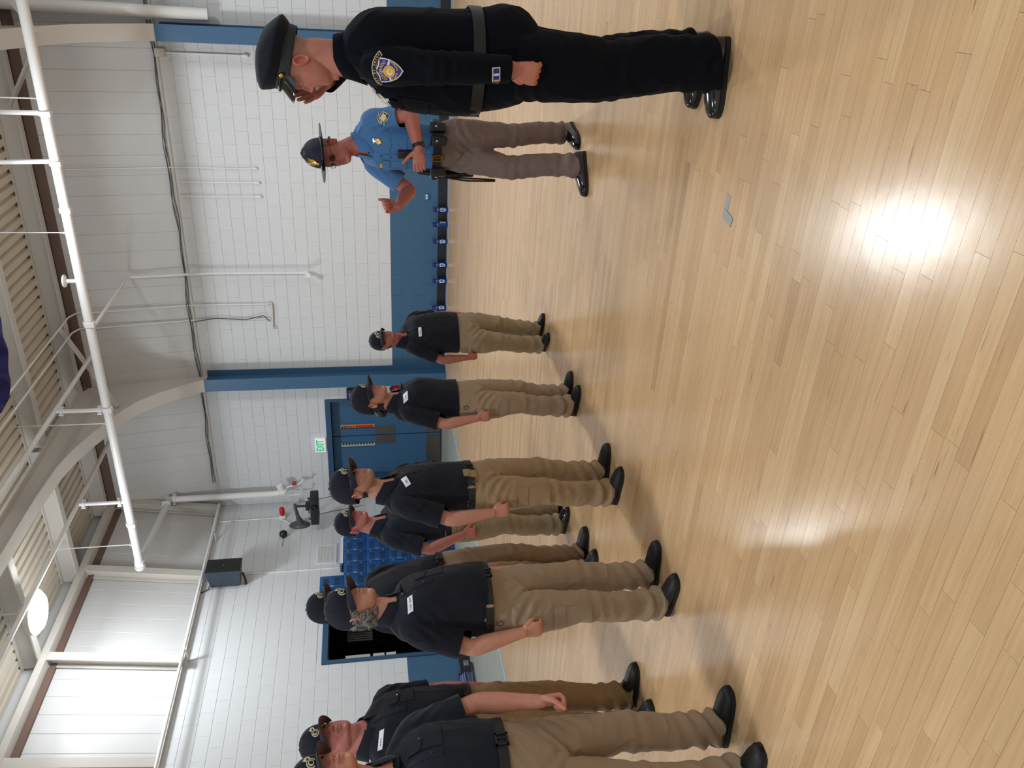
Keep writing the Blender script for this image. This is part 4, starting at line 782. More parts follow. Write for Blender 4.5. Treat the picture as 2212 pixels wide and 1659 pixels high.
# ---------------------------------------------------------------- headgear, spectacles
def ball_cap(root, T, sc=1.0, emblem=True, back_low=0.0):
    T = T @ Matrix.Scale(sc, 4); n = 64; th = np.linspace(0, 2*PI, n, endpoint=False); V = []; lv = np.concatenate([np.linspace(0, 1, 15)])
    for l in lv:
        g = math.sqrt(max(1-l**2.7, 0.0005)) if l < 1 else 0.03
        for a in th:
            s, c = math.sin(a), math.cos(a); zb = .016+.012*max(c, 0)-.020*max(-c, 0)**1.5-back_low*max(-c, 0)
            bulge = 1+.05*max(c, 0)*math.sin(min(l, 1)*PI)
            x = .0845*g*s; y = (-.003+(.1015 if c > 0 else .1085)*g*c*bulge); z = zb+(.141-zb)*l; V.append(T @ Vector((x, y, z)))
    k = len(lv); F = [(i*n+j, i*n+(j+1) % n, (i+1)*n+(j+1) % n, (i+1)*n+j) for i in range(k-1) for j in range(n)]+[tuple(range((k-1)*n, k*n))]
    cap = pbuild(MB().add(V, F), 'ball_cap', M['cap_navy'], root, 60)
    mb = MB(); m = 28; P = []; Q = []
    for i in range(m+1):
        a = math.radians(-72+144*i/m); s, c = math.sin(a), math.cos(a); e = .074*math.cos(a*1.12)**.75 if abs(a*1.12) < PI/2 else 0.0
        for j in range(7):
            t = j/6; x = .083*s*(1-.02*t); y = -.003+.1*c+e*t; z = .0275-.012*(1-c)-.008*t-.021*(x/.08)**2*(0.35+.65*t)-.004*t*t; P.append(T @ Vector((x, y, z))); Q.append(T @ Vector((x, y, z-.0035)))
    F = [(i*7+j, i*7+j+1, (i+1)*7+j+1, (i+1)*7+j) for i in range(m) for j in range(6)]; o = len(P)
    mb.add(P+Q, []); mb.f += F; mb.m += [0]*len(F); mb.f += [tuple(o+q for q in f[::-1]) for f in F]; mb.m += [1]*len(F)
    rim = [i*7+6 for i in range(m+1)]; mb.f += [(rim[i], rim[i+1], o+rim[i+1], o+rim[i]) for i in range(m)]; mb.m += [0]*m
    pbuild(mb, 'brim', [M['cap_navy'], M['brim_under']], cap, 50)
    pbuild(MB().lathe([(.008, 0), (.007, .004), (.003, .006)], 12, Mx=T @ Matrix.Translation((0, -.003, .139))), 'button', M['cap_navy'], cap, 60)
    mb = MB()      # six seams
    for q in range(6):
        a = q*PI/3+PI/6*0; pts = []
        for l in np.linspace(.02, .98, 12):
            g = math.sqrt(1-l**2.7); s, c = math.sin(a), math.cos(a); zb = .016+.012*max(c, 0)-.020*max(-c, 0)**1.5; bulge = 1+.05*max(c, 0)*math.sin(l*PI); pts.append(T @ Vector((.0852*g*s, -.003+(.1022 if c > 0 else .1092)*g*c*bulge, zb+(.1415-zb)*l)))
        mb.tube(pts, .0012, 5)
    pbuild(mb, 'seam', M['cap_navy'], cap, 60)
    if emblem:
        sk = Skin(cap); R3 = T.to_3x3(); d = R3 @ Vector((0, -1, -.35)); up = R3 @ Vector((0, -.35, 1)); o = T @ Vector((0, .2, .086)); mb = MB()
        sk.patch(mb, [(.012, .026), (.030, .022), (.036, .014), (.024, .002), (.014, -.002), (.004, .012)], o, d, up, .0015, 0, .001)
        sk.patch(mb, ring_poly(.021, .017, 22, (-.006, -.006)), o, d, up, .0018, 0, .001); sk.patch(mb, ring_poly(.0165, .0128, 20, (-.006, -.006)), o, d, up, .0026, 1, .0008)
        sk.patch(mb, ring_poly(.013, .0098, 20, (-.006, -.006)), o, d, up, .0032, 0, .0006)
        sk.patch(mb, [(-.012, -.012), (.001, -.013), (.003, -.004), (-.004, .001), (-.011, -.002)], o, d, up, .0038, 1, .0005)
        sk.patch(mb, [(.004, .008), (.014, .012), (.024, .010), (.012, .002)], o, d, up, .003, 1, .0006); sk.patch(mb, [(.012, .017), (.026, .019), (.029, .015), (.016, .013)], o, d, up, .0026, 2, .0006)
        pbuild(mb, 'emblem', [M['cream'], M['patch_black'], M['gold_thread']], cap, 40)
    return cap
def spectacles(root, T, m, rx=.0235, ry=.0165, e=3.2, r=.0022, z=.012, y=.094):
    mb = MB(); g = MB()
    for sd in (1, -1):
        a = np.linspace(0, 2*PI, 28); P = [T @ Vector((sd*.0315+rx*float(sgnpow(np.cos(q), 2/e)), y-.004*abs(float(np.cos(q)))-(.006 if sd*math.cos(q) > .5 else 0), z+ry*float(sgnpow(np.sin(q), 2/e)))) for q in a]; mb.tube(P, r, 6, caps=False)
        k = len(P)-1; c = sum(P[:-1], Vector())/k; fw = (T.to_3x3() @ Vector((0, 1, 0)))*.0008; g.add([p+fw for p in P[:-1]]+[p-fw for p in P[:-1]], [tuple(range(k)), tuple(range(2*k-1, k-1, -1))]+[(i, k+i, k+(i+1) % k, (i+1) % k) for i in range(k)])
        mb.tube([T @ Vector((sd*(.0315+rx), y-.008, z+.006)), T @ Vector((sd*.072, y-.03, z+.007)), T @ Vector((sd*.080, .0, z+.004)), T @ Vector((sd*.078, -.02, z-.012))], r*.9, 6)
    mb.tube([T @ Vector((-.009, y, z+.004)), T @ Vector((0, y+.003, z+.007)), T @ Vector((.009, y, z+.004))], r, 6)
    f = pbuild(mb, 'spectacles', m, root, 60); pbuild(g, 'lens', M['glass'], f, None)
def eyes(root, T, skin, lid=0.5):
    ml = mat('eyelid_skin', tuple(int(c*.9) for c in skin), 0.55)
    for sd in (1, -1):
        c = Vector((sd*.031, .0655, .0125)); nl, na = 14, 20
        def ball(r, keep):
            V = [T @ (c+Vector((math.sin(PI*i/nl)*math.cos(2*PI*j/na), math.cos(PI*i/nl), math.sin(PI*i/nl)*math.sin(2*PI*j/na)))*r) for i in range(nl+1) for j in range(na)]
            F = [(i*na+j, i*na+(j+1) % na, (i+1)*na+(j+1) % na, (i+1)*na+j) for i in range(nl) for j in range(na) if keep(i, 2*PI*(j+.5)/na)]
            return V, F
        V, F = ball(.0125, lambda i, b: True); mb = MB().add(V, F); mb.m = [2 if f[0] < na else (1 if f[0] < 3*na else 0) for f in F]; e = pbuild(mb, 'eye', [M['eye_white'], M['iris'], M['pupil']], root, 80)
        V, F = ball(.0136, lambda i, b: math.sin(PI*(i+.5)/nl)*math.sin(b) > .30 or math.sin(PI*(i+.5)/nl)*math.sin(b) < -.42); pbuild(MB().add(V, F), 'eyelid', ml, e, 80)
# ---------------------------------------------------------------- the figure
def person(p):
    H = p['H']; hs = p.get('hs', 1.0); root = thing('person', p['label'], 'person', (p['loc'][0], p['loc'][1], 0), p.get('group')); root.rotation_euler.z = math.radians(p['yaw'])
    vox = p.get('vox', .0035); cv = p.get('cvox', .0065); ss = H/1.75
    hy, hp, hr = [math.radians(a) for a in p.get('head', (0, 0, 0))]; hc = Vector(p['head_at'])
    T = Matrix.Translation(hc) @ Matrix.Rotation(hy, 4, 'Z') @ Matrix.Rotation(hp, 4, 'X') @ Matrix.Rotation(hr, 4, 'Y') @ Matrix.Scale(hs, 4)
    nb = Vector(p['neck_at']); A = p['arms']; outfit = p['outfit']
    # ---- body: head, neck, bust, arms, hands, and a slim trunk and legs under the clothes
    mb = MB(); head_mesh(mb, T, p.get('jaw', 1.0), p.get('nose', 1.0), p.get('fat', 0.0), p.get('chin', 1.0)); nr = p.get('neck_r', .058)*hs
    limb(mb, [T @ Vector((0, -.022, -.01)), T @ Vector((0, -.022, -.06)), nb+Vector((0, .006, .02)), nb+Vector((0, -.01, -.06))], [nr*.95, nr*.98, nr*1.08, nr*1.5], 28, 4)
    if p.get('fat', 0) > .3: limb(mb, [T @ Vector((0, .045, -.088)), T @ Vector((0, .03, -.105)), nb+Vector((0, .045, .03))], [.035*hs, .042*hs, .04*hs], 20, 3)
    tr = p['torso']; zs = [r[0] for r in tr]
    def at(z, k): return float(np.interp(z, zs, [r[k] for r in tr]))
    bust = [(nb.z-.02, .075*ss, .045*ss, .05*ss, nb.x, nb.y, .02)]+[(nb.z-dz, at(nb.z-dz, 1)*kx, at(nb.z-dz, 2)-.016, at(nb.z-dz, 3)-.016, at(nb.z-dz, 4), at(nb.z-dz, 5), .02) for dz, kx in ((.06, .6), (.12, .78), (.2, .8))]
    if p.get('open_neck', True): loft(mb, table_rings(bust, 2.2, 3), 36)
    hipz = p['crotch']+.06; limb(mb, [nb, (0, at(hipz+.2, 5), hipz+.2), (0, at(hipz, 5), hipz)], [.06, .07, .08], 16, 4)
    for sd, sn in ((1, 'R'), (-1, 'L')):
        a = A[sn]; S_, E_, W_ = [Vector(q) for q in (a['s'], a['e'], a['w'])]; k = a.get('k', 1.0)*ss
        limb(mb, [nb+Vector((sd*.05, 0, -.11)), S_+Vector((-sd*.01, 0, -.02)), S_.lerp(E_, .3), S_.lerp(E_, .72), E_, E_.lerp(W_, .28), E_.lerp(W_, .62), W_, W_+Vector(a['d']).normalized()*.012], [.04*k, .046*k, .048*k, .043*k, .041*k, .0435*k, .036*k, .0275*k, .027*k], 20, 4)
        hand(mb, W_, a['d'], a['n'], sd, a.get('hk', 1.0)*ss*.97, a.get('curl', (72, 88, 50)), a.get('thumb', ((.8, .5, .45), (.72, -.2, .65))), a.get('spread', .04), a.get('per'))
        l = p['legs'][sn]; limb(mb, [(sd*.08*ss, at(hipz, 5), hipz), l['k'], (l['a'][0], l['a'][1], .07)], [.06, .045, .035], 12, 4)
    body = union(mb, vox, 2, .45); V = get_v(body); n = len(V)
    # paint the skin: lips, brows, stubble, cropped hair, redder nose, ears and knuckles; shade painted into nostrils, mouth line and eyelid creases
    Ti = np.array(T.inverted()); L = V@Ti[:3, :3].T+Ti[:3, 3]; x, y, z = L[:, 0], L[:, 1], L[:, 2]; onhead = (np.abs(x) < .11) & (z > -.13) & (z < .2) & (np.abs(y) < .16)
    base = np.array(srgb(*p['skin']))*np.array([.95, .97, 1.10]); C = np.tile(base, (n, 1))
    def blend(col, w_): 
        w_ = np.clip(w_, 0, 1)[:, None]; C[:] = C*(1-w_)+np.array(srgb(*col))*w_
    red = p.get('flush', (196, 112, 96)); face = onhead & (y > .02); fl = p.get('flush_amt', .35)
    blend(red, fl*face*np.maximum(G(x, .02)*G(z+.02, .02), .8*G(np.abs(x)-.048, .022)*G(z+.02, .026))); blend(red, fl*1.2*onhead*(np.abs(x) > .07)*G(y+.01, .03))
    blend(p.get('lips', (160, 92, 84)), .6*face*(y > .07)*(np.abs(x) < .025)*np.maximum(G(z+.0495, .0042), G(z+.060, .0046))*np.clip((.026-np.abs(x))/.006, 0, 1)); blend((92, 44, 40), .8*face*(y > .07)*G(z+.0552, .0019)*(np.abs(x) < .022))
    blend((58, 26, 22), .85*face*G(np.abs(x)-.0085, .0035)*G(z+.0345, .0028)*(y > .088))
    blend(p.get('brow', (60, 44, 36)), .75*face*G(z-.030-.05*(np.abs(x)-.03)*0, .0042)*np.clip((np.abs(x)-.010)/.006, 0, 1)*np.clip((.048-np.abs(x))/.008, 0, 1))
    blend((90, 58, 50), .45*face*G(np.abs(x)-.031, .016)*G(z-.019, .0045))
    if p.get('stubble'): blend(p['stubble'][0], p['stubble'][1]*onhead*(y > .0)*np.clip((-.035-z)/.02, 0, 1)*(z > -.12))
    if p.get('crop'): blend(p['crop'][0], p['crop'][1]*onhead*np.clip((z-(p['crop'][2] if len(p['crop']) > 2 else -.035)-np.clip(y+.0, 0, .1)*1.5)/.015, 0, 1)*np.clip((.035-y)/.015, 0, 1)*np.clip(1-(np.abs(x)-.07)/.006*((y > -.035) & (y < .012)), 0, 1))
    blend(red, .25*(~onhead)*(.5+.5*vnoise(V*45, 3))); C *= (1+.05*vnoise(V*30, 5))[:, None]
    ca = body.color_attributes.new('tint', 'FLOAT_COLOR', 'POINT'); ca.data.foreach_set('color', np.concatenate([np.clip(C, 0, 1), np.ones((n, 1))], 1).astype(np.float32).ravel())
    body.materials.append(M['skin']); body.name = 'body'; pobj('body', body, root); eyes(root, T, p['skin'])
    # ---- shirt
    def outside(c):
        ey = c.y-at(c.z, 5); return ((abs(c.x-at(c.z, 4))/at(c.z, 1))**2.2+(abs(ey)/at(c.z, 2 if ey > 0 else 3))**2.2) > 1.30
    mb = MB(); full = [(r[0], r[1], r[2], r[3], r[4], r[5], r[6] if len(r) > 6 else 0.0) for r in tr]; hem = p['hem_z']; rows = [r for r in full if r[0] > hem+.02]
    bot = [hem-.04, at(hem, 1), at(hem, 2), at(hem, 3), at(hem, 4), at(hem, 5), 0]; loft(mb, table_rings([bot]+rows, p.get('sq', 2.35), 4), 56); cuts = []
    for sd, sn in ((1, 'R'), (-1, 'L')):
        a = A[sn]; S_, E_, W_ = [Vector(q) for q in (a['s'], a['e'], a['w'])]; k = a.get('sk', 1.0)*ss; ax = Vector((nb.x+sd*.075, S_.y*.5+nb.y*.5, S_.z*.4+(nb.z-.022)*.6))
        if p['sleeve'] == 'long':
            pts = [ax, S_, S_.lerp(E_, .35), S_.lerp(E_, .75), E_, E_.lerp(W_, .4), E_.lerp(W_, .85), W_+(W_-E_).normalized()*.02]; rr = [.038*k, .066*k, .069*k, .063*k, .060*k, .055*k, .047*k, .045*k]; h = W_-(W_-E_).normalized()*.008; dr = (W_-E_).normalized()
        else:
            t = p['sleeve']; dr = (E_-S_).normalized(); h = S_+(E_-S_)*t; pts = [ax, S_, S_.lerp(E_, t*.5), h, h+dr*.035]; rr = [.038*k, .064*k, .069*k, .070*k, .070*k]
        limb(mb, pts, rr, 24, 4); cuts.append((h, dr, (lambda h, dr: (lambda c: (c-h).dot(dr) > -.02 and ((c-h)-dr*(c-h).dot(dr)).length < .10 and (c-h).dot(dr) < .07 and outside(c)))(h, dr)))
    shirt = union(mb, cv, 5, .5); cuts.append((Vector((0, 0, hem)), Vector((0, 0, -1)), lambda c: c.z < hem+.02 and abs(c.x-at(hem, 4)) < at(hem, 1)+.03))
    ncut = nb+Vector((0, .012, p.get('neck_cut', .012))); tilt = p.get('neck_tilt', .55); nrm = Vector((0, tilt, 1)).normalized(); rad = p.get('neck_open', .066)*hs
    cuts.append((ncut, nrm, lambda c: (c-ncut).dot(nrm) > -.015 and Vector((c.x-nb.x, c.y-nb.y-.01)).length < rad*1.12 and c.z > nb.z-.12))
    V = get_v(shirt); N = get_n(shirt); amp = p.get('wr', 1.0); d = np.zeros(len(V))
    d += .0042*amp*vnoise(V*np.array([9, 9, 6])+vnoise(V*4, 2)[:, None]*1.2, 1)+.0055*amp*((1-np.abs(vnoise(V*np.array([11, 11, 6])+V[:, [2, 0, 1]]*5, 4)))**3-.4)
    tk = np.clip((hem+.16-V[:, 2])/.16, 0, 1) if p.get('tucked', True) else np.zeros(len(V)); d += .006*tk*vnoise(V*np.array([26, 26, 7]), 6)
    for sn in 'RL':      # folds where the sleeve meets the chest and at the elbow
        S_ = np.array(A[sn]['s']); E_ = np.array(A[sn]['e']); w1 = np.exp(-(np.linalg.norm(V-S_-np.array([0, 0, -.07]), axis=1)/.09)**2); d += .005*amp*w1*np.sin((V[:, 2]*1.0+np.abs(V[:, 0])*1.4)*95+3*vnoise(V*8, 7))
        if p['sleeve'] == 'long': w2 = np.exp(-(np.linalg.norm(V-E_, axis=1)/.08)**2); d += .004*amp*w2*np.sin(V[:, 2]*150+4*vnoise(V*9, 8))
    set_v(shirt, V+N*d[:, None]); bisect_mesh(shirt, cuts); shirt.materials.append(M[outfit['shirt']]); so = pobj('shirt', shirt, root)
    # ---- collar: a stand with a turned-down fall and two points
    mb = MB(); m = 44; P = []; gap = p.get('collar_gap', .30); rx, ry = p.get('collar_r', (.066, .068)); rx *= hs; ry *= hs; cz = p.get('collar_h', .0); low = p.get('collar_drop', .05)
    for i in range(m+1):
        a = gap+(2*PI-2*gap)*i/m; s, c = math.sin(a), math.cos(a); fr = max(c, 0); tip = math.exp(-((min(i, m-i))/3.2)**2); drop = low*fr**1.3
        prof = [(.98, -.022), (1.0, .010), (1.03, .026), (1.09, .024), (1.19, -.006), (1.30+.10*fr+.04*tip, -.034-.020*tip-.010*fr)]
        prof += [(prof[-1][0]-.02, prof[-1][1]-.004), (1.16, -.012), (1.05, .014)]
        for (r, h) in prof: P.append((nb.x+rx*s*r, nb.y+.004+ry*c*r-.006*(1-fr), nb.z+.018+cz+h*p.get('collar_k', 1.0)-drop))
    q = 9; mb.add(P, [(i*q+j, i*q+j+1, (i+1)*q+j+1, (i+1)*q+j) for i in range(m) for j in range(q-1)]); pbuild(mb, 'collar', M[outfit['shirt']], root, 60)
    # ---- trousers
    mb = MB(); top = p['waist_z']; cr = p['crotch']; tk = p.get('leg_k', 1.0)*ss; hw = p['hips']   # (half width, front, back) at the widest
    w0 = (at(top, 1)-.004, at(top, 2)-.004, at(top, 3)-.004); cyh = at(cr+.1, 5)
    if p.get('tucked', True) is False: w0 = (w0[0]-.012, w0[1]-.012, w0[2]-.012)
    rowsT = [(cr-.035, hw[0]*.80, hw[1]*.55, hw[2]*.72, 0, cyh, 0), (cr+.02, hw[0]*.95, hw[1]*.82, hw[2]*.95, 0, cyh, 0), (cr+.08, hw[0], hw[1]*.95, hw[2], 0, cyh, 0), (cr+(top-cr)*.7, (hw[0]+w0[0])/2, (hw[1]+w0[1])/2, (hw[2]+w0[2])/2, at(top, 4)*.6, (cyh+at(top, 5))/2, 0), (top-.02, w0[0], w0[1], w0[2], at(top, 4), at(top, 5), 0), (top+.03, w0[0], w0[1], w0[2], at(top, 4), at(top, 5), 0)]
    loft(mb, table_rings(rowsT, 2.3, 4), 48); cuts = [(Vector((0, 0, top)), Vector((0, 0, 1)), lambda c: c.z > top-.03)]
    for sd, sn in ((1, 'R'), (-1, 'L')):
        l = p['legs'][sn]; K, Ank = Vector(l['k']), Vector((l['a'][0], l['a'][1], .0)); hp_ = Vector((sd*hw[0]*.50, cyh-.005, cr+.03)); hz = l.get('hem', .055); r0 = hw[0]*p.get('thigh', .55)
        bk = Vector((0, -.018, 0)); pts = [hp_+Vector((0, 0, .03)), hp_.lerp(K, .3), hp_.lerp(K, .7), K, K.lerp(Ank, .35)+bk*.6, K.lerp(Ank, .75), Vector((Ank.x, Ank.y+.012, hz+.01)), Vector((Ank.x, Ank.y+.014, hz-.03))]
        limb(mb, pts, [r0*1.02, r0*1.0, .088*tk, .079*tk, .077*tk, .074*tk, .077*tk*l.get('flare', 1), .078*tk*l.get('flare', 1)], 30, 4)
        cuts.append((Vector((Ank.x, Ank.y, hz)), Vector((0, -.25, -1)).normalized(), (lambda A0, hz: (lambda c: c.z < hz+.05 and abs(c.x-A0.x) < .11 and abs(c.y-A0.y-.01) < .13))(Ank, hz)))
    tm = union(mb, cv, 4, .5); V = get_v(tm); N = get_n(tm); wz = p.get('twr', 1.0)
    d = .005*wz*vnoise(V*np.array([8, 8, 5]), 11)+.0065*wz*((1-np.abs(vnoise(V*np.array([10, 10, 9])+V[:, [2, 0, 1]]*6, 12)))**3-.4)+.003*wz*((1-np.abs(vnoise(V*np.array([19, 19, 15])+V[:, [2, 0, 1]]*12, 16)))**4-.25)
    for sn in 'RL':
        l = p['legs'][sn]; s_ = V[:, 0]*(1 if sn == 'R' else -1) > 0; low = np.clip((.30-V[:, 2])/.22, 0, 1)*s_; d += .011*wz*p.get('stack', 1.0)*low*np.sin(V[:, 2]*78+V[:, 0]*22+V[:, 1]*30*(1 if sn == 'R' else -1)+3.5*vnoise(V*7, 13)); kz = l['k'][2]; d += .004*wz*np.exp(-((V[:, 2]-kz+.02)/.07)**2)*s_*np.sin(V[:, 2]*85+3*vnoise(V*6, 14))
    d += .005*wz*np.exp(-((V[:, 2]-cr)/.06)**2)*np.sin((V[:, 2]-np.abs(V[:, 0])*.9)*95+2*vnoise(V*7, 15))*(V[:, 1] > cyh-.02)
    if p.get('crease'): d += .004*np.exp(-(np.abs(np.abs(V[:, 0])-.09)/.01)**2)*(V[:, 1] > 0)*(V[:, 2] < cr)
    set_v(tm, V+N*d[:, None]); bisect_mesh(tm, cuts); tm.materials.append(M[outfit['trousers']]); to = pobj('trousers', tm, root)
    # ---- belt
    if p.get('belt', True):
        bz = p.get('belt_z', top-.02); bh = p.get('belt_h', .019); n_ = 72; P = []; th = np.linspace(0, 2*PI, n_, endpoint=False); e = 2.3; bo = p.get('belt_off', .006)
        for zz, o_ in ((bz-bh, 0), (bz-bh, bo), (bz+bh, bo), (bz+bh, 0)):
            s, c = sgnpow(np.sin(th), 2/e), sgnpow(np.cos(th), 2/e); P += [(at(bz, 4)+(at(bz, 1)+o_)*a, at(bz, 5)+((at(bz, 2)+o_)*b if b > 0 else (at(bz, 3)+o_)*b), zz-p.get('belt_tilt', 0)*b) for a, b in zip(s, c)]
        F = [(i*n_+j, i*n_+(j+1) % n_, ((i+1) % 4)*n_+(j+1) % n_, ((i+1) % 4)*n_+j) for i in range(4) for j in range(n_)]
        belt = pbuild(MB().add(P, F), 'belt', M[p.get('belt_m', 'webbing')], root, 50); yb = at(bz, 5)+at(bz, 2)+bo; bx = at(bz, 4); bt = p.get('belt_tilt', 0)
        mbk = MB()
        for a0, a1 in (((-.026, -bh-.006), (.026, -bh+.002)), ((-.026, bh-.002), (.026, bh+.006)), ((-.026, -bh-.006), (-.019, bh+.006)), ((.019, -bh-.006), (.026, bh+.006)), ((-.006, -bh), (-.001, bh))): mbk.box((bx+a0[0], yb-.004, bz+a0[1]-bt), (bx+a1[0], yb+.006, bz+a1[1]-bt))
        pbuild(mbk, 'buckle', M[p.get('buckle_m', 'black_plastic')], belt, 40)
        sk = Skin(belt.data)
        for ang in p.get('loops', ()):
            dv = Vector((-math.sin(ang), -math.cos(ang), 0)); mb = MB(); sk.patch(mb, rect(.014, bh*2+.016, 2, 4), Vector((bx, at(bz, 5), bz))-dv*.3, dv, (0, 0, 1), .002, 0, .004); pbuild(mb, 'belt_loop', M[outfit['trousers']], to, 40)
    # ---- shoes
    for sn in 'RL':
        l = p['legs'][sn]; shoe(root, l['a'], math.radians(l.get('yaw', 0)), ss*p.get('shoe_k', 1.0), M[p.get('shoe_m', 'shoe_matte')], False, p.get('laces', True))
    return dict(root=root, T=T, shirt=so, trousers=to, at=at, nb=nb, p=p)
# ---------------------------------------------------------------- small clothing parts shared by the cadets
def name_tag(R, o, up=(0, 0, 1), w=.075, h=.024, first=True):
    sk = Skin(R['shirt']); d = (0, -1, 0); mb = MB(); sk.patch(mb, rect(w, h, 6, 3), o, d, up, .004, 0, .003); t = pbuild(mb, 'name_tag', M['tag_white'], R['root'], 30); mb = MB()
    if first: sk.letters(mb, 'Cadet', h*.42, o, d, up, .0055, 0, (-w*.24, 0)); x0 = .09
    else: x0 = -.22
    for i in range(3): sk.patch(mb, [(q[0]+w*(x0+i*.13), q[1]) for q in rect(w*.09, h*.16, 2, 1)], o, d, up, .0055, 0, .0006)
    pbuild(mb, 'small_print', M['ink'], t, None)
def placket(R, z0, z1, x=0.0, mname='polo', buttons=2):
    sk = Skin(R['shirt']); mb = MB(); sk.patch(mb, rect(.032, z1-z0, 3, 10), (x, .5, (z0+z1)/2), (0, -1, 0), (0, 0, 1), .003, 0, .004); pl = pbuild(mb, 'placket', M[mname], R['root'], 40)
    for i in range(buttons):
        mb = MB(); sk.patch(mb, ring_poly(.005, .005, 12), (x, .5, z0+(z1-z0)*(.25+.6*i/max(buttons-1, 1))), (0, -1, 0), (0, 0, 1), .0055, 0, .0025); pbuild(mb, 'button', M['black_plastic'], pl, 40)
def cargo_pocket(R, side, z, knee_x, w=.115, h=.17):
    sk = Skin(R['trousers']); m = M[R['p']['outfit']['trousers']]; d = Vector((-side, -.22, 0)).normalized(); o = Vector((side*.5, .085, z)); mb = MB(); sk.patch(mb, rect(w, h, 8, 8), o, d, (0, 0, 1), .005, 0, .006); pk = pbuild(mb, 'cargo_pocket', m, R['root'], 40)
    mb = MB(); sk.patch(mb, rect(w*1.05, .055, 8, 3), o+Vector((0, 0, h*.42)), d, (0, 0, 1), .009, 0, .006); pbuild(mb, 'pocket_flap', m, pk, 40)
def chest_pocket(R, x, z, w=.11, h=.13, mname=None, lift=.004, flap=True, btn='cable'):
    sk = Skin(R['shirt']); m = M[mname or R['p']['outfit']['shirt']]; o = (x, .5, z); d = (0, -1, 0); mb = MB(); sk.patch(mb, rect(w, h, 8, 8), o, d, (0, 0, 1), lift, 0, .004); pk = pbuild(mb, 'chest_pocket', m, R['root'], 40)
    if flap:
        mb = MB(); a = z+h*.42; P = [(-w*.52, .024), (-w*.52, -.018), (-w*.26, -.026), (0, -.034), (w*.26, -.026), (w*.52, -.018), (w*.52, .024), (w*.2, .024), (-w*.2, .024)]; sk.patch(mb, P, (x, .5, a), d, (0, 0, 1), lift+.004, 0, .004); pbuild(mb, 'pocket_flap', m, pk, 40)
        mb = MB(); sk.patch(mb, ring_poly(.005, .005, 10), (x, .5, a-.02), d, (0, 0, 1), lift+.0065, 0, .002); pbuild(mb, 'button', M[btn], pk, 40)
def hair_shell(R, name, m, z0, z1, yback, lift=.012, front=.02, lump=.0, drop=0.0):
    """hair behind the ears and on the nape, under the cap"""
    T = R['T']; mb = MB(); zt = [r[0] for r in HEADT]; n = 30; V = []; k = 9
    for i in range(k):
        z = z0+(z1-z0)*i/(k-1); w_ = np.interp(z, zt, [r[1] for r in HEADT]); b = np.interp(max(z, -.02), zt, [r[3] for r in HEADT])
        for j in range(n):
            a = math.radians(97+166*j/(n-1)); e = math.sin(PI*min(max(i/(k-1), .02), .98))**.35; l = lift*e*math.sin(PI*min(max(j/(n-1), .03), .97))**.4
            V.append(T @ Vector(((w_+l)*math.sin(a), (-.004+(b+l)*math.cos(a)) if math.cos(a) < 0 else (.06)*math.cos(a)+front*0, z-drop*max(-math.cos(a), 0))))
    mb.add(V, [(i*n+j, i*n+j+1, (i+1)*n+j+1, (i+1)*n+j) for i in range(k-1) for j in range(n-1)])
    return pbuild(mb, name, m, R['root'], 80)
# ---------------------------------------------------------------- the cast
def std_arms(H, sw, ys=0.0, k=1.0, ex=.05, ey=-.05, wx=.035, wy=.0, fist=True, zs=.768, ze=.615, zw=.475, sk=1.0):
    A = {}
    for sd, sn in ((1, 'R'), (-1, 'L')):
        A[sn] = dict(s=(sd*(sw-.04), ys, H*zs), e=(sd*(sw+ex), ys+ey, H*ze), w=(sd*(sw+wx), ys+wy, H*zw), d=(sd*-.06, .12, -1), n=(-sd, -.25, 0), k=k, sk=sk)
    return A
def std_legs(H, st=.085, toe=12, dy=(0, 0), hem=.055, sx=-.04):
    return {sn: dict(k=(sd*(st+.006)+sx*.5, .0+d*.6, H*.275), a=(sd*st+sx, d-.065, 0), yaw=-sd*toe, hem=hem) for sd, sn, d in ((1, 'R', dy[0]), (-1, 'L', dy[1]))}
def std_torso(H, sw=.2, chest=(.165, .125, .12), waist=(.155, .125, .1), hip=(.168, .115, .115), cy=0.0, belly=None, wz=.60):
    """rows: z, half width, front, back, centre x, centre y, tilt"""
    b = belly or waist
    return [(H*.49, hip[0], hip[1], hip[2], 0, cy, 0), (H*.545, (hip[0]+b[0])/2, (hip[1]+b[1])/2, (hip[2]+b[2])/2, 0, cy, 0), (H*wz, b[0], b[1], b[2], 0, cy, 0), (H*.665, (chest[0]+b[0])/2, (chest[1]+b[1])/2+.003, (chest[2]+b[2])/2, 0, cy, 0), (H*.725, chest[0], chest[1], chest[2], 0, cy-.004, 0),
            (H*.77, chest[0]*.97, chest[1]*.9, chest[2]*.97, 0, cy-.01, .01), (H*.80, sw*.80, chest[1]*.72, chest[2]*.82, 0, cy-.014, .02), (H*.822, sw*.58, chest[1]*.52, chest[2]*.62, 0, cy-.016, .02), (H*.838, sw*.36, chest[1]*.42, chest[2]*.45, 0, cy-.014, .02)]
def cadet(**k):
    H = k['H']; d = dict(hs=1.0, head_at=(0, .035, H*.935), neck_at=(0, -.005, H*.842), torso=std_torso(H), arms=std_arms(H, .195), legs=std_legs(H), crotch=H*.455, waist_z=H*.565, hem_z=H*.555, hips=(.175, .115, .12), sleeve=.80, tucked=True, outfit=dict(shirt='polo', trousers='khaki'), skin=(196, 140, 112), belt_z=H*.552, collar_gap=.34)
    d.update(k); return person(d)
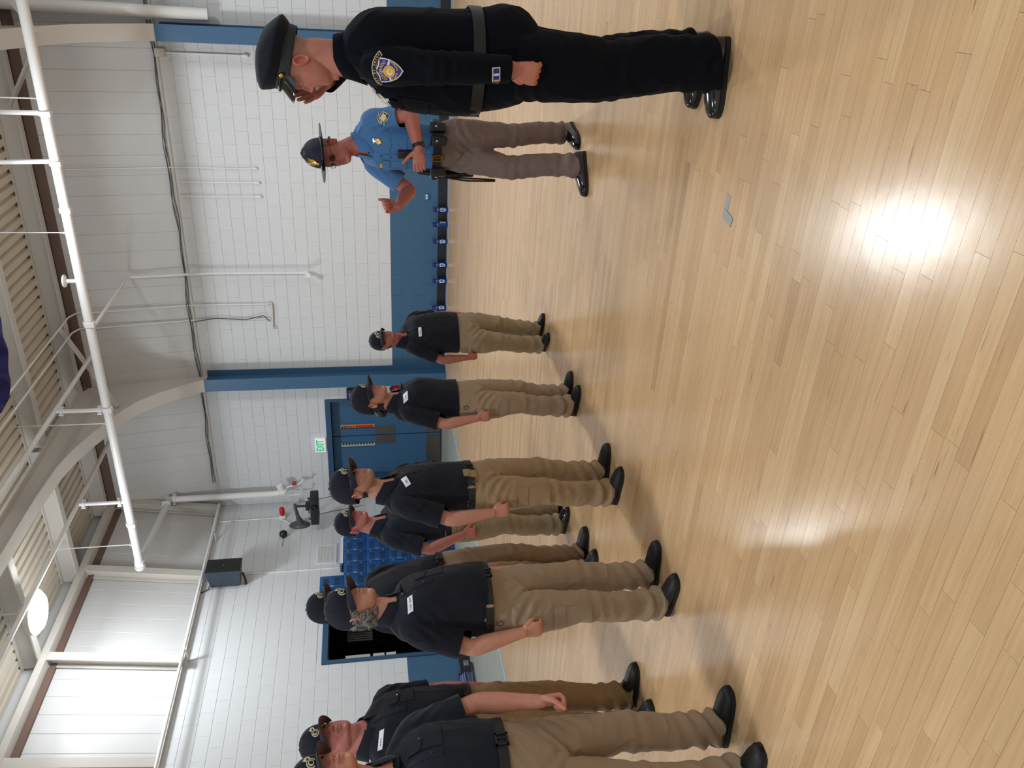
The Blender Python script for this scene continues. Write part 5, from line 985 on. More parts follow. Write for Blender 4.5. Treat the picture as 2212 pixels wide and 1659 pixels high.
# officer in black at the near end: side view, right hand at the visor
H = 1.765
off = person(dict(label='person in black uniform and peaked cap saluting, standing in side view before the cadets', loc=(-.36, 3.30), yaw=90, H=H, hs=1.0, head=(0, -4, 0), head_at=(0, .018, 1.652), neck_at=(0, -.008, 1.49), neck_r=.062, skin=(186, 118, 94), flush=(186, 92, 78), flush_amt=.4, jaw=1.05, fat=.35, chin=-.2, brow=(140, 110, 96), crop=((150, 120, 104), .5), lips=(160, 92, 84), vox=.003, cvox=.006,
    torso=[(.86, .2, .185, .205, 0, -.01, 0), (.95, .2, .19, .205, 0, -.01, 0), (1.01, .185, .19, .19, 0, -.008, 0), (1.08, .18, .20, .185, 0, -.006, 0), (1.2, .178, .19, .182, 0, -.006, 0), (1.3, .175, .172, .178, 0, -.006, 0), (1.37, .165, .15, .165, 0, -.014, .01), (1.42, .14, .115, .14, 0, -.02, .02), (1.462, .115, .075, .1, 0, -.02, .02), (1.49, .075, .055, .07, 0, -.014, .02)],
    arms=dict(L=dict(s=(-.165, .004, 1.365), e=(-.262, -.012, 1.15), w=(-.24, -.012, .895), d=(.04, .16, -1), n=(1, -.3, 0), k=1.1, sk=1.0, hk=1.08), R=dict(s=(.17, -.02, 1.40), e=(.37, .0, 1.44), w=(.135, .105, 1.575), d=(-.55, .33, .62), n=(-.3, -.6, -.3), k=1.05, sk=.95, curl=(8, 10, 6), thumb=((.75, .5, .1), (.9, .2, .1)))),
    legs=dict(L=dict(k=(-.09, -.0, .485), a=(-.075, -.06, 0), yaw=6, hem=.05), R=dict(k=(.11, .01, .485), a=(.13, -.06, 0), yaw=-8, hem=.055)), crotch=.80, waist_z=1.02, hem_z=1.0, hips=(.195, .18, .205), sleeve='long', outfit=dict(shirt='uniform_black', trousers='uniform_black'), belt_z=1.005, belt_h=.022, belt_m='leather', buckle_m='patent', shoe_m='patent', leg_k=1.42, thigh=.66, stack=.45, twr=.8, collar_gap=.22, collar_drop=.035, open_neck=False, neck_tilt=.35, shoe_k=1.05))
# trooper with the campaign hat
tro = person(dict(label='person in blue shirt and wide-brimmed campaign hat gesturing with a raised fist', loc=(-1.08, 5.3), yaw=153, H=1.76, hs=1.0, head=(1, -8, 0), head_at=(.03, .06, 1.618), neck_at=(.01, .0, 1.458), skin=(180, 108, 88), flush=(170, 80, 66), flush_amt=.4, brow=(90, 60, 46), crop=((86, 60, 48), .7), vox=.0035, cvox=.0062,
    torso=std_torso(1.76, .2, (.165, .125, .12), (.155, .12, .1), (.162, .115, .115)),
    arms=dict(R=dict(s=(.16, -.01, 1.365), e=(.285, .11, 1.13), w=(.225, .335, 1.22), d=(-.18, .35, .9), n=(-.9, .2, -.2), k=1.05, curl=(80, 92, 60), thumb=((.75, .45, .35), (1.0, .2, -.05))), L=dict(s=(-.16, -.02, 1.375), e=(-.25, .03, 1.135), w=(-.155, .235, 1.09), d=(.78, .55, -.02), n=(.35, -.75, -.15), k=1.05, curl=(28, 30, 18), spread=.02, thumb=((.55, .8, .1), (.75, .75, .1)))),
    legs=dict(R=dict(k=(.05, .15, .47), a=(-.03, .20, 0), yaw=-30, hem=.08), L=dict(k=(-.04, -.06, .47), a=(.01, -.19, 0), yaw=12, hem=.085)), crotch=.79, waist_z=.985, hem_z=.97, hips=(.172, .115, .12), sleeve=.72, outfit=dict(shirt='trooper_blue', trousers='trooper_grey'), belt_z=.962, belt_h=.026, belt_off=.012, belt_m='leather', buckle_m='gold', shoe_m='patent', leg_k=.95, stack=.5, crease=True, collar_gap=.2, neck_tilt=.35, collar_drop=.05))
c1 = cadet(label='shortest cadet, in glasses, ball cap and untucked navy polo, far end of the front rank', loc=(-2.655, 5.81), yaw=-115, H=1.40, hs=.85, head=(-8, 6, 0), head_at=(.06, .0, 1.306), neck_at=(.045, -.015, 1.172), torso=std_torso(1.40, .19, (.168, .125, .115), (.175, .14, .11), (.175, .125, .125)), arms=std_arms(1.40, .19, k=1.05, ex=.045, wx=.035, wy=-.04), tucked=False, hem_z=.725, waist_z=.79, crotch=.575, hips=(.175, .115, .125), belt=False, outfit=dict(shirt='polo', trousers='khaki_green'), skin=(150, 92, 74), fat=.5, vox=.004, cvox=.0065, crop=((34, 28, 28), .9), stack=.6, leg_k=1.1, shoe_k=1.0, legs=std_legs(1.40, .09, 10, (.0, -.02), .05, .01))
c2 = cadet(label='cadet in the front rank with dark hair tied back, standing before the double door', loc=(-2.69, 4.78), yaw=-92, H=1.535, hs=.97, head=(4, 3, 0), head_at=(.02, .045, 1.421), neck_at=(.0, .0, 1.283), torso=std_torso(1.535, .185, (.16, .158, .115), (.155, .13, .105), (.168, .112, .125)), arms=std_arms(1.535, .185, k=1.0, ex=.04, wx=.03, wy=-.02), tucked=False, hem_z=.845, waist_z=.90, crotch=.66, hips=(.17, .112, .135), belt=False, skin=(186, 128, 102), vox=.0038, nose=.9, leg_k=1.05, legs=std_legs(1.535, .085, 10, (.01, .0), .055, -.02))
c3 = cadet(label='young cadet with black-framed glasses in the front rank, khaki belt tab showing', loc=(-2.69, 3.76), yaw=-90, H=1.65, hs=1.0, head=(-3, 6, 0), head_at=(.0, .05, 1.529), neck_at=(.0, .0, 1.38), torso=std_torso(1.65, .195, (.165, .125, .12), (.158, .128, .105), (.165, .115, .115)), arms=std_arms(1.65, .195, ex=.045, wx=.03, wy=-.03), skin=(194, 138, 108), stubble=((120, 84, 62), .35), crop=((44, 34, 30), .75), outfit=dict(shirt='polo', trousers='khaki_warm'), vox=.0035, neck_r=.055, belt_m='webbing', loops=(1.0,), crotch=.745, legs=std_legs(1.65, .11, 10, (-.01, -.02), .055, -.055), belt_z=.893, waist_z=.918, hem_z=.896)
c4 = cadet(label='red-faced cadet in the rear rank with open mouth, in front of the lockers', loc=(-3.69, 4.72), yaw=-90, H=1.70, hs=1.0, head=(-8, 4, 0), head_at=(.0, .045, 1.577), neck_at=(.0, .0, 1.424), skin=(192, 124, 108), flush=(190, 84, 76), flush_amt=.5, crop=((176, 132, 112), .5), vox=.004, neck_r=.06, arms=std_arms(1.70, .2, ex=.04, wx=.0, wy=.03), outfit=dict(shirt='polo_faded', trousers='khaki_green'), shoe_m='patent', belt_z=.904, waist_z=.93, hem_z=.908)
c5 = cadet(label='cadet with grey curly hair under a ball cap, middle of the front rank', loc=(-2.71, 2.83), yaw=-90, H=1.655, hs=.94, head=(5, 6, 0), head_at=(.0, .04, 1.538), neck_at=(.0, .0, 1.39), torso=std_torso(1.655, .19, (.165, .165, .12), (.17, .195, .105), (.17, .14, .12)), arms=std_arms(1.655, .19, ex=.035, wx=.02, wy=.0), skin=(202, 144, 112), flush_amt=.25, nose=.9, jaw=.93, chin=.6, vox=.003, cvox=.006, belt_m='webbing', loops=(.9,), neck_open=.075, neck_tilt=.7, crotch=.76, belt_z=.932, waist_z=.957, hem_z=.935, legs=std_legs(1.655, .105, 10, (.0, -.01), .055, -.065))
c6 = cadet(label='tall cadet in the rear rank, mostly hidden behind the grey-haired cadet', loc=(-3.54, 4.0), yaw=-90, H=1.855, hs=1.05, head=(0, 4, 0), head_at=(.12, -.10, 1.724), neck_at=(.1, -.11, 1.56), vox=.0045, cvox=.007, torso=[(r[0], r[1], r[2], r[3], r[4]+.1*min(1, max(0, (r[0]-.9)/.5)), r[5]-.1*min(1, max(0, (r[0]-.9)/.5)), r[6]) for r in std_torso(1.855, .22, (.19, .15, .14), (.18, .15, .12), (.18, .12, .12))], arms={sn: dict(v, s=(v['s'][0]+.09, v['s'][1]-.09, v['s'][2]), e=(v['e'][0]+.07, v['e'][1]-.08, v['e'][2]), w=(v['w'][0]+.04, v['w'][1]-.03, v['w'][2])) for sn, v in std_arms(1.855, .22).items()}, skin=(206, 150, 124))
c7 = cadet(label='heavy-chinned cadet in the rear rank with a white name tag, behind the nearest cadet', loc=(-3.52, 2.84), yaw=-90, H=1.83, hs=1.12, head=(-4, 10, 0), head_at=(.02, -.045, 1.692), neck_at=(.015, -.045, 1.522), torso=std_torso(1.83, .215, (.19, .14, .13), (.182, .155, .12), (.182, .125, .12)), arms=(lambda A: (A['L'].update(w=(-.17, .02, .88), e=(-.235, -.04, 1.13)), A)[1])(std_arms(1.83, .21, ex=.05, wx=.03)), skin=(196, 122, 104), flush=(176, 84, 78), flush_amt=.35, collar_r=(.079, .084), fat=.9, jaw=1.06, neck_r=.066, crop=((150, 110, 92), .5), vox=.0035, outfit=dict(shirt='polo', trousers='khaki_warm'), belt_m='leather', buckle_m='leather', legs=std_legs(1.83, .10, 10, (-.09, -.09), .055, -.05), belt_z=.985, waist_z=1.01, hem_z=.988)
c8 = cadet(label='nearest cadet, cut off by the frame, in a faded polo with a black buckled belt', loc=(-2.72, 1.93), yaw=-90, H=1.70, hs=1.0, head=(4, 8, 0), head_at=(-.03, .05, 1.632), neck_at=(-.02, .0, 1.475), torso=[(r[0], r[1], r[2], r[3], -.04*min(1, max(0, (r[0]-.8)/.3)), r[5]+.02, r[6]) for r in std_torso(1.70, .2, (.172, .14, .12), (.162, .135, .11), (.168, .12, .12))], skin=(204, 138, 108), vox=.003, outfit=dict(shirt='polo_faded', trousers='khaki'), belt_m='webbing', crotch=.78, legs=std_legs(1.70, .115, 10, (-.02, -.03), .06, -.035), belt_z=1.0, waist_z=1.025, hem_z=1.003, arms=(lambda A: (A['L'].update(e=(-.25, .10, 1.06), w=(-.17, .17, .83), s=(-.20, .03, 1.32)), A)[1])(std_arms(1.70, .2, ex=.03, wx=.0)))
for R in (c1, c2, c3, c4, c5, c6, c7, c8): ball_cap(R['root'], R['T'], 1.07 if R in (c2, c3, c5) else 1.0)
# ---------------------------------------------------------------- officer: peaked cap, patches, badge
def peaked_cap(R):
    p = R['p']; root = R['root']; T = Matrix.Translation(Vector(p['head_at'])) @ Matrix.Rotation(math.radians(11), 4, 'X') @ Matrix.Scale(1.02, 4)
    n = 72; A = np.linspace(0, 2*PI, n, endpoint=False)
    def ring(side, front, back, z): # z: (front, side, back)
        out = []
        for a in A:
            s, c = math.sin(a), math.cos(a); zz = z[1]+(z[0]-z[1])*max(c, 0)**1.5+(z[2]-z[1])*max(-c, 0)**1.5; out.append(T @ Vector((side*s, (front if c > 0 else back)*c, zz)))
        return out
    def rings(name, L, m, parent, close=False):
        V = [q for r in L for q in r]; k = len(L); F = [(i*n+j, i*n+(j+1) % n, (i+1)*n+(j+1) % n, (i+1)*n+j) for i in range(k-1) for j in range(n)]+([tuple(range((k-1)*n, k*n))] if close else [])
        return pbuild(MB().add(V, F), name, m, parent, 60)
    crown = rings('peaked_cap', [ring(.09, .112, .12, (.082, .07, .058)), ring(.1, .119, .13, (.098, .08, .066)), ring(.113, .126, .142, (.122, .098, .080)), ring(.1155, .1265, .145, (.128, .104, .087)), ring(.112, .122, .141, (.136, .112, .095)), ring(.095, .10, .12, (.148, .132, .116)), ring(.06, .06, .09, (.158, .152, .142)), ring(.025, .025, .04, (.162, .162, .158)), ring(.002, .002, .003, (.163, .163, .162))], M['cap_black'], root, True)
    rings('band', [ring(.084, .106, .114, (.034, .032, .03)), ring(.0885, .1105, .1185, (.036, .034, .032)), ring(.0905, .1125, .1205, (.082, .072, .062)), ring(.088, .11, .118, (.086, .076, .066))], M['hat_band'], crown)
    mb = MB(); P = []; m = 26
    for sgn in (0, -.003):
        for i in range(m+1):
            a = math.radians(-66+132*i/m); s, c = math.sin(a), math.cos(a); e = .040*max(math.cos(a*1.3), 0)**.8
            for j in range(6): t = j/5; P.append(T @ Vector((.089*s*(1-.05*t), .111*c+e*t, .056-.018*(1-c)-.044*t*max(math.cos(a*1.3), 0)**.6-.25*t*(.089*s)**2/.089+sgn)))
    F = [(i*6+j, i*6+j+1, (i+1)*6+j+1, (i+1)*6+j) for i in range(m) for j in range(5)]; o = (m+1)*6; mb.add(P, F+[tuple(o+q for q in f[::-1]) for f in F]+[(i*6+5, (i+1)*6+5, o+(i+1)*6+5, o+i*6+5) for i in range(m)]); pbuild(mb, 'visor', M['visor'], crown, 50)
    mb = MB(); P = [T @ Vector((.0925*math.sin(a), .1145*math.cos(a), .064+.0*a)) for a in np.linspace(math.radians(-62), math.radians(62), 24)]; mb.tube(P, .006, 8); pbuild(mb, 'strap', M['leather'], crown, 60)
    for sd in (-1, 1):
        a = math.radians(64)*sd; pbuild(MB().lathe([(.0095, 0), (.0095, .004), (.006, .007)], 16, Mx=T @ Matrix.Translation((.092*math.sin(a), .1145*math.cos(a), .062)) @ Matrix.Rotation(-a, 4, 'Z') @ Matrix.Rotation(-PI/2, 4, 'X')), 'strap_button', M['gold'], crown, 50)
M['cap_black'] = cloth('midnight_cap_cloth', (15, 18, 30), 0.8, 0.1, 40, sheen=.05); M['hat_band'] = mat('black_braid', (12, 12, 13), 0.6, bump=0.3, bump_scale=200)
peaked_cap(off)
SHIELD = [(-.042, .033), (-.030, .033), (-.020, .035), (-.011, .040), (0, .0485), (.011, .041), (.020, .036), (.030, .034), (.042, .0335), (.041, .015), (.037, -.004), (.029, -.022), (.016, -.038), (0, -.0505), (-.016, -.040), (-.029, -.026), (-.037, -.008), (-.041, .012)]
def shield_patch(sk, root, o, d, up, k=1.0, rocker=True, cols=('white_thread', 'gold_thread', 'patch_blue')):
    mb = MB(); sc = lambda P, f, dx=0, dy=0: [(u*k*f+dx, v*k*f+dy) for u, v in P]
    sk.patch(mb, sc(SHIELD, 1.06), o, d, up, .0025, 3, .002); sk.patch(mb, sc(SHIELD, 1.0), o, d, up, .0038, 0, .001); sk.patch(mb, sc(SHIELD, .9), o, d, up, .0050, 2, .001)
    for q in ([(-.037, -.004), (-.018, .004), (-.018, -.004), (-.036, -.010)], [(.018, .006), (.038, -.003), (.036, -.008), (.018, -.003)]): sk.patch(mb, sc(q, 1.0), o, d, up, .0058, 0, .0005)
    sk.patch(mb, sc(ring_poly(.0205, .0205, 26, (-.003, -.001)), 1.0), o, d, up, .0064, 1, .0008); sk.patch(mb, sc([(-.006, .03), (.02, .012), (.002, .004), (-.012, .01)], .85), o, d, up, .0070, 1, .0006)
    sk.patch(mb, sc(ring_poly(.0105, .010, 20, (-.004, -.003)), 1.0), o, d, up, .0076, 0, .0006); sk.patch(mb, sc(ring_poly(.0066, .0058, 18, (-.002, -.003)), 1.0), o, d, up, .0082, 1, .0005)
    sk.arc(mb, 'COLORADO', .0125*k, o, d, up, .0066, 1, (0, -.003*k), .0315*k, math.radians(152), math.radians(32), bold=.0006, sx=.95)
    sk.arc(mb, 'STATE PATROL', .0095*k, o, d, up, .0066, 1, (0, .002*k), .0315*k, math.radians(204), math.radians(336), inward=True, bold=.0005, sx=.9)
    if rocker:
        arc = lambda r, a0, a1, n: [(r*math.cos(math.radians(a0+(a1-a0)*i/n)), r*math.sin(math.radians(a0+(a1-a0)*i/n))-.018) for i in range(n+1)]
        def band(r0, r1, a0, a1): return arc(r1, a0, a1, 12)+arc(r0, a1, a0, 12)
        for r0, r1, a0, a1, l, mi in ((.060, .0785, 146, 34, .0025, 3), (.0615, .077, 144.5, 35.5, .0042, 0), (.0632, .0753, 142, 38, .0060, 3)):
            P = band(r0, r1, a0, a1); nn = len(P); h = nn//2; V = sc(P, 1.0); sk.lay(mb, V, [(i, i+1, nn-2-i, nn-1-i) for i in range(h-1)], o, d, up, l, mi)
        sk.arc(mb, 'PORT OF ENTRY', .0088*k, o, d, up, .0078, 1, (0, -.018*k), .0692*k, math.radians(136), math.radians(44), bold=.0004, sx=.9)
    return pbuild(mb, 'shoulder_patch', [M[c] for c in cols]+[M['patch_black']], root, None)
osk = Skin(off['shirt']); oroot = off['root']
shield_patch(osk, oroot, (-.7, .006, 1.338), (1, 0, 0), (0, .06, 1), 1.0)
mb = MB(); o = (-.7, .012, .957); d = (1, 0, 0); osk.patch(mb, rect(.072, .03, 8, 4), o, d, (0, .1, 1), .002, 0, .001); osk.patch(mb, rect(.064, .022, 8, 3), o, d, (0, .1, 1), .004, 1, .0008)
for u, m_ in ((.011, 0), (-.011, 2)): osk.patch(mb, [(q[0]+u, q[1]) for q in rect(.008, .019, 2, 3)], o, d, (0, .1, 1), .0058, m_, .0006)
pbuild(mb, 'cuff_bars', [M['white_thread'], M['patch_blue'], M['gold_thread']], oroot, None)
def star_badge(sk, root, o, d, up, m1, m2, k=1.0, pts=7, tall=1.25):
    mb = MB(); P = [((.034 if i % 2 == 0 else .021)*k*math.sin(PI*i/pts), (.034 if i % 2 == 0 else .021)*k*tall*math.cos(PI*i/pts)) for i in range(2*pts)]
    sk.patch(mb, P, o, d, up, .007, 0, .005); sk.patch(mb, ring_poly(.017*k, .017*k*tall, 20), o, d, up, .0095, 1, .003); sk.patch(mb, ring_poly(.011*k, .011*k*tall, 18), o, d, up, .011, 0, .002)
    sk.patch(mb, [(q[0], q[1]+.034*k*tall) for q in rect(.05*k, .012*k, 4, 1)], o, d, up, .009, 1, .003); return pbuild(mb, 'badge', [M[m1], M[m2]], root, 30)
star_badge(osk, oroot, (-.085, .6, 1.345), (0, -1, 0), (0, .3, 1), 'silver', 'alu', 1.0)
for x in (-.085, .085): chest_pocket(off, x, 1.255, .12, .14, lift=.005)
placket(off, 1.06, 1.40, 0, 'uniform_black', 5)
def epaulet(R, sd, m, btn):
    sk = Skin(R['shirt']); nb = R['nb']; S_ = Vector(R['p']['arms']['R' if sd > 0 else 'L']['s']); o = Vector((sd*(abs(S_.x)*.62), nb.y-.005, nb.z+.3)); mb = MB(); k = sd
    P = [(-.055*k, -.016), (-.02*k, -.018), (.045*k, -.022), (.045*k, .022), (-.02*k, .018), (-.055*k, .016), (-.062*k, 0)]; sk.patch(mb, P, o, (0, 0, -1), (0, 1, 0), .005, 0, .004); e = pbuild(mb, 'epaulet', M[m], R['root'], 40)
    mb = MB(); sk.patch(mb, ring_poly(.006, .006, 12, (-.045*k, 0)), o, (0, 0, -1), (0, 1, 0), .0085, 0, .004); pbuild(mb, 'button', M[btn], e, 40)
for sd in (1, -1): epaulet(off, sd, 'uniform_black', 'silver'); epaulet(tro, sd, 'trooper_blue', 'trooper_blue')
T = off['T']; mb = MB()
for i in range(9):
    u = -1+2*i/8; limb(mb, [T @ Vector((.026*u, .0955-.012*u*u, -.038-.006*u*u)), T @ Vector((.028*u, .0985-.012*u*u, -.044-.008*u*u)), T @ Vector((.031*u, .096-.013*u*u, -.050-.010*u*u))], [.0035, .0042, .002], 8, 2)
pbuild(mb, 'moustache', M['hair_white'], oroot, 60)
# trouser welt pocket
tsk = Skin(off['trousers']); mb = MB(); tsk.patch(mb, rect(.16, .01, 8, 1), (-.6, -.06, .80), (1, 0, 0), (0, 0, 1), .002, 0, .002); pbuild(mb, 'pocket_welt', M['uniform_black'], oroot, None)
# ---------------------------------------------------------------- trooper: campaign hat, badge, camera, duty belt
M['hat_felt'] = cloth('slate_blue_felt', (40, 46, 62), 0.75, 0.08, 60, sheen=.1)
def campaign_hat(R):
    p = R['p']; T = Matrix.Translation(Vector(p['head_at'])) @ Matrix.Rotation(math.radians(p['head'][0]), 4, 'Z') @ Matrix.Rotation(math.radians(-6), 4, 'X') @ Matrix.Rotation(math.radians(-2), 4, 'Y'); root = R['root']; n = 72; A = np.linspace(0, 2*PI, n, endpoint=False); zb = .060
    L = []
    for t in np.linspace(0, 1, 14):
        g = math.sqrt(max(1-t**2.4, .0006)); L.append([T @ Vector((.087*g*math.sin(a)*(1-.10*t*abs(math.cos(2*a))**3*1.2), (.106 if math.cos(a) > 0 else .108)*g*math.cos(a)*(1-.10*t*abs(math.cos(2*a))**3*1.2), zb+.138*t-.012*t*abs(math.sin(2*a)))) for a in A])
    V = [q for r in L for q in r]; k = len(L); hat = pbuild(MB().add(V, [(i*n+j, i*n+(j+1) % n, (i+1)*n+(j+1) % n, (i+1)*n+j) for i in range(k-1) for j in range(n)]+[tuple(range((k-1)*n, k*n))]), 'campaign_hat', M['hat_felt'], root, 60)
    P = []
    for (r, z) in ((.0, 0), (.5, .001), (1, .0045), (1, .001), (.5, -.0025), (0, -.004)):
        P += [T @ Vector(((.085+(.178-.085)*r)*math.sin(a), (.104+(.19-.104)*r)*math.cos(a), zb+z+.004*r*abs(math.sin(a)))) for a in A]
    pbuild(MB().add(P, [(i*n+j, i*n+(j+1) % n, ((i+1) % 6)*n+(j+1) % n, ((i+1) % 6)*n+j) for i in range(6) for j in range(n)]), 'hat_brim', M['hat_felt'], hat, 50)
    P = [T @ Vector((.0885*math.sin(a), .1085*math.cos(a), zb+.010)) for a in A]; pbuild(MB().tube(P+[P[0], P[1]], .0065, 8), 'hat_strap', M['leather_brown'], hat, 60)
    pbuild(MB().tube([T @ Vector((x, .112-.25*x*x, zb+.012)) for x in (-.03, -.015, 0, .015, .03)], .010, 8).tube([T @ Vector((.0, .118, zb+.01)), T @ Vector((.0, .165, zb+.012))], .0085, 8), 'strap_knot', M['leather'], hat, 60)
    P = [T @ Vector((sd*.079, -.055-.03*abs(0), .02)) for sd in (1,)]; Q = [T @ Vector((.081*math.sin(a), .108*math.cos(a)-.006, .012)) for a in np.linspace(math.radians(95), math.radians(265), 26)]; pbuild(MB().tube(Q, .007, 8), 'nape_strap', M['leather_brown'], hat, 60)
    sk = Skin(hat); R3 = T.to_3x3(); o = T @ Vector((0, .3, zb+.07)); d = R3 @ Vector((0, -1, 0)); up = R3 @ Vector((0, 0, 1)); mb = MB()
    sk.patch(mb, [(.0, .03), (.012, .024), (.022, .03), (.02, .01), (.024, -.004), (.014, -.018), (.006, -.024), (0, -.034), (-.006, -.024), (-.014, -.018), (-.024, -.004), (-.02, .01), (-.022, .03), (-.012, .024)], o, d, up, .006, 0, .004); sk.patch(mb, ring_poly(.011, .011, 16, (0, .004)), o, d, up, .009, 1, .003); sk.patch(mb, ring_poly(.009, .008, 14, (0, -.03)), o, d, up, .008, 0, .003); pbuild(mb, 'hat_badge', [M['gold'], M['silver']], hat, 30)
M['leather_brown'] = mat('worn_dark_leather', (62, 54, 48), 0.35)
campaign_hat(tro)
tk_ = Skin(tro['shirt']); troot = tro['root']
star_badge(tk_, troot, (-.095, .6, 1.335), (0, -1, 0), (0, 0, 1), 'gold', 'silver', .6)
mb = MB(); tk_.patch(mb, rect(.07, .016, 6, 2), (.095, .6, 1.315), (0, -1, 0), (0, 0, 1), .005, 0, .004); pbuild(mb, 'name_plate', M['gold'], troot, 30)
for x in (-.09, .09): chest_pocket(tro, x, 1.225, .115, .14, btn='trooper_blue')
placket(tro, .99, 1.37, 0, 'trooper_blue', 5)
shield_patch(tk_, troot, (-.5, .13, 1.30), (.95, -.30, 0), (0, 0, 1), .8, rocker=False, cols=('white_thread', 'cream', 'patch_black'))
mb = MB().box((-.058, 0, -.048), (.002, .026, .048), bev=.008); bc = pbuild(mb, 'body_camera', M['black_plastic'], troot, 40)
h = tk_.t.ray_cast(Vector((-.03, .6, 1.165)), Vector((0, -1, 0)))[0]; bc.location = (.0, h.y-.002, 1.165)
pbuild(MB().lathe([(.018, 0), (.018, .004), (.014, .005), (.010, .003)], 24, Mx=Matrix.Translation((-.028, .026, .0)) @ Matrix.Rotation(-PI/2, 4, 'X')), 'camera_lens', mat('lens_ring', (34, 34, 38), 0.2), bc, 40)
h = tk_.t.ray_cast(Vector((-.06, .6, 1.32)), Vector((0, -1, 0)))
mb = MB(); tk_.patch(mb, [(-.03, .03), (0, .032), (.03, .03), (.012, -.01), (0, -.035), (-.012, -.01)], (.01, .6, 1.42), (0, -1, 0), (0, 0, 1), .003, 0, .003); pbuild(mb, 'undershirt', M['polo'], troot, 40)
at = tro['at']; bz = .962; bx = at(bz, 4)
def pouch(name, ang, w, hh, dep, z, m='leather', snap=True):
    s, c = math.sin(ang), math.cos(ang); p0 = Vector((at(bz, 1)*s, at(bz, 5)+(at(bz, 2) if c > 0 else at(bz, 3))*c, z)); nrm = Vector((s*at(bz, 2), c*at(bz, 1), 0)).normalized(); Mx = Matrix.Translation(p0+nrm*.012) @ Matrix.Rotation(math.atan2(-nrm.x, nrm.y), 4, 'Z')
    a = MB().box((-w/2, -.004, -hh/2), (w/2, dep, hh/2), bev=.008); a.v = [Mx @ Vector(v) for v in a.v]; q = pbuild(a, name, M[m], troot, 40)
    a = MB().box((-w/2-.002, -.002, hh*.05), (w/2+.002, dep+.004, hh/2+.004), bev=.007); a.v = [Mx @ Vector(v) for v in a.v]; pbuild(a, 'flap', M[m], q, 40)
    if snap: pbuild(MB().lathe([(.007, 0), (.006, .003)], 14, Mx=Mx @ Matrix.Translation((0, dep+.004, hh*.16)) @ Matrix.Rotation(-PI/2, 4, 'X')), 'snap', M['silver'], q, 40)
pouch('belt_pouch', math.radians(-42), .058, .095, .035, .955); pouch('belt_pouch', math.radians(-70), .058, .095, .035, .958); pouch('handcuff_case', math.radians(52), .10, .095, .045, .945)
mb = MB(); hb = Vector((.20, .035, .93)); mb.box((hb.x-.02, hb.y-.035, .80), (hb.x+.028, hb.y+.035, .98), bev=.014).box((hb.x-.012, hb.y-.02, .70), (hb.x+.02, hb.y+.02, .82), bev=.01); hol = pbuild(mb, 'holster', M['leather'], troot, 40)
pbuild(MB().box((hb.x-.012, hb.y-.05, .965), (hb.x+.018, hb.y+.01, 1.075), bev=.010, rot=Matrix.Rotation(.18, 3, 'X')).box((hb.x-.01, hb.y-.03, .95), (hb.x+.016, hb.y+.055, .985), bev=.006), 'sidearm_grip', M['black_plastic'], hol, 40)
pbuild(MB().tube([(.215, .07, .86), (.222, .085, .74), (.222, .085, .60), (.222, .083, .555), (.222, .071, .552), (.218, .072, .60), (.215, .068, .74), (.212, .06, .86)], .006, 8), 'strap_loop', M['leather'], hol, 60)
W_ = Vector(tro['p']['arms']['L']['w']); E_ = Vector(tro['p']['arms']['L']['e']); dv = (W_-E_).normalized(); Q = dv.to_track_quat('Z', 'Y').to_matrix().to_4x4(); Mx = Matrix.Translation(W_-dv*.02) @ Q
wt = pbuild(MB().lathe([(.0325, -.011), (.035, -.011), (.035, .011), (.0325, .011)], 28, Mx=Mx), 'wrist_watch', M['black_plastic'], troot, 50)
a = MB().box((-.017, -.0, -.017), (.017, .010, .017), bev=.004); Mw = Mx @ Matrix.Rotation(math.radians(200), 4, 'Z') @ Matrix.Translation((0, .031, 0)); a.v = [Mw @ Vector(v) for v in a.v]; pbuild(a, 'watch_face', M['lens_dark'] if 'lens_dark' in M else M['visor'], wt, 40)
spectacles(troot, tro['T'], M['frame_black'], .022, .014, 2.6, .0011, .010, .096)
# ---------------------------------------------------------------- cadets: tags, plackets, pockets, spectacles, hair
name_tag(c1, (.07, .6, 1.03), first=False); name_tag(c2, (.095, .6, 1.20), first=False, w=.06, h=.03); name_tag(c3, (.07, .6, 1.255), up=(.35, 0, 1), first=False, w=.072, h=.03); name_tag(c5, (.085, .6, 1.29)); name_tag(c7, (.13, .6, 1.44), up=(-.15, 0, 1), first=False, w=.085)
for R, z1 in ((c1, 1.12), (c2, 1.24), (c3, 1.33), (c4, 1.37), (c5, 1.345), (c7, 1.47), (c8, 1.38)): placket(R, z1-.16, z1, R['nb'].x*.5, R['p']['outfit']['shirt'], 2)
for R in (c5, c7, c8): chest_pocket(R, -.085, R['nb'].z-.20, .10, .115, btn='alu' if R is c7 else 'black_plastic')
for R, z in ((c1, .42), (c2, .47), (c3, .53), (c5, .53), (c7, .57), (c8, .53)):
    cargo_pocket(R, 1, z, 0)
spectacles(c3['root'], c3['T'], M['frame_black'], .0255, .0175, 4.0, .0026, .010, .097); spectacles(c1['root'], c1['T'], M['grey_metal'], .0245, .0165, 2.6, .0016, .010, .097); spectacles(c2['root'], c2['T'], M['frame_black'], .0235, .0145, 2.8, .0013, .012, .096)
hair_shell(c2, 'hair', M['hair_black'], -.085, .04, -.1, .008); hair_shell(c1, 'hair', M['hair_black'], -.07, .04, -.1, .009); hair_shell(c3, 'hair', M['hair_black'], -.058, .04, -.1, .0035)
T = c2['T']; mb = MB(); limb(mb, [T @ Vector((0, -.085, -.03)), T @ Vector((0, -.115, -.045)), T @ Vector((0, -.125, -.07)), T @ Vector((0, -.105, -.10))], [.018, .028, .027, .008], 16, 4, True); pbuild(mb, 'hair_bun', M['hair_black'], c2['root'], 70)
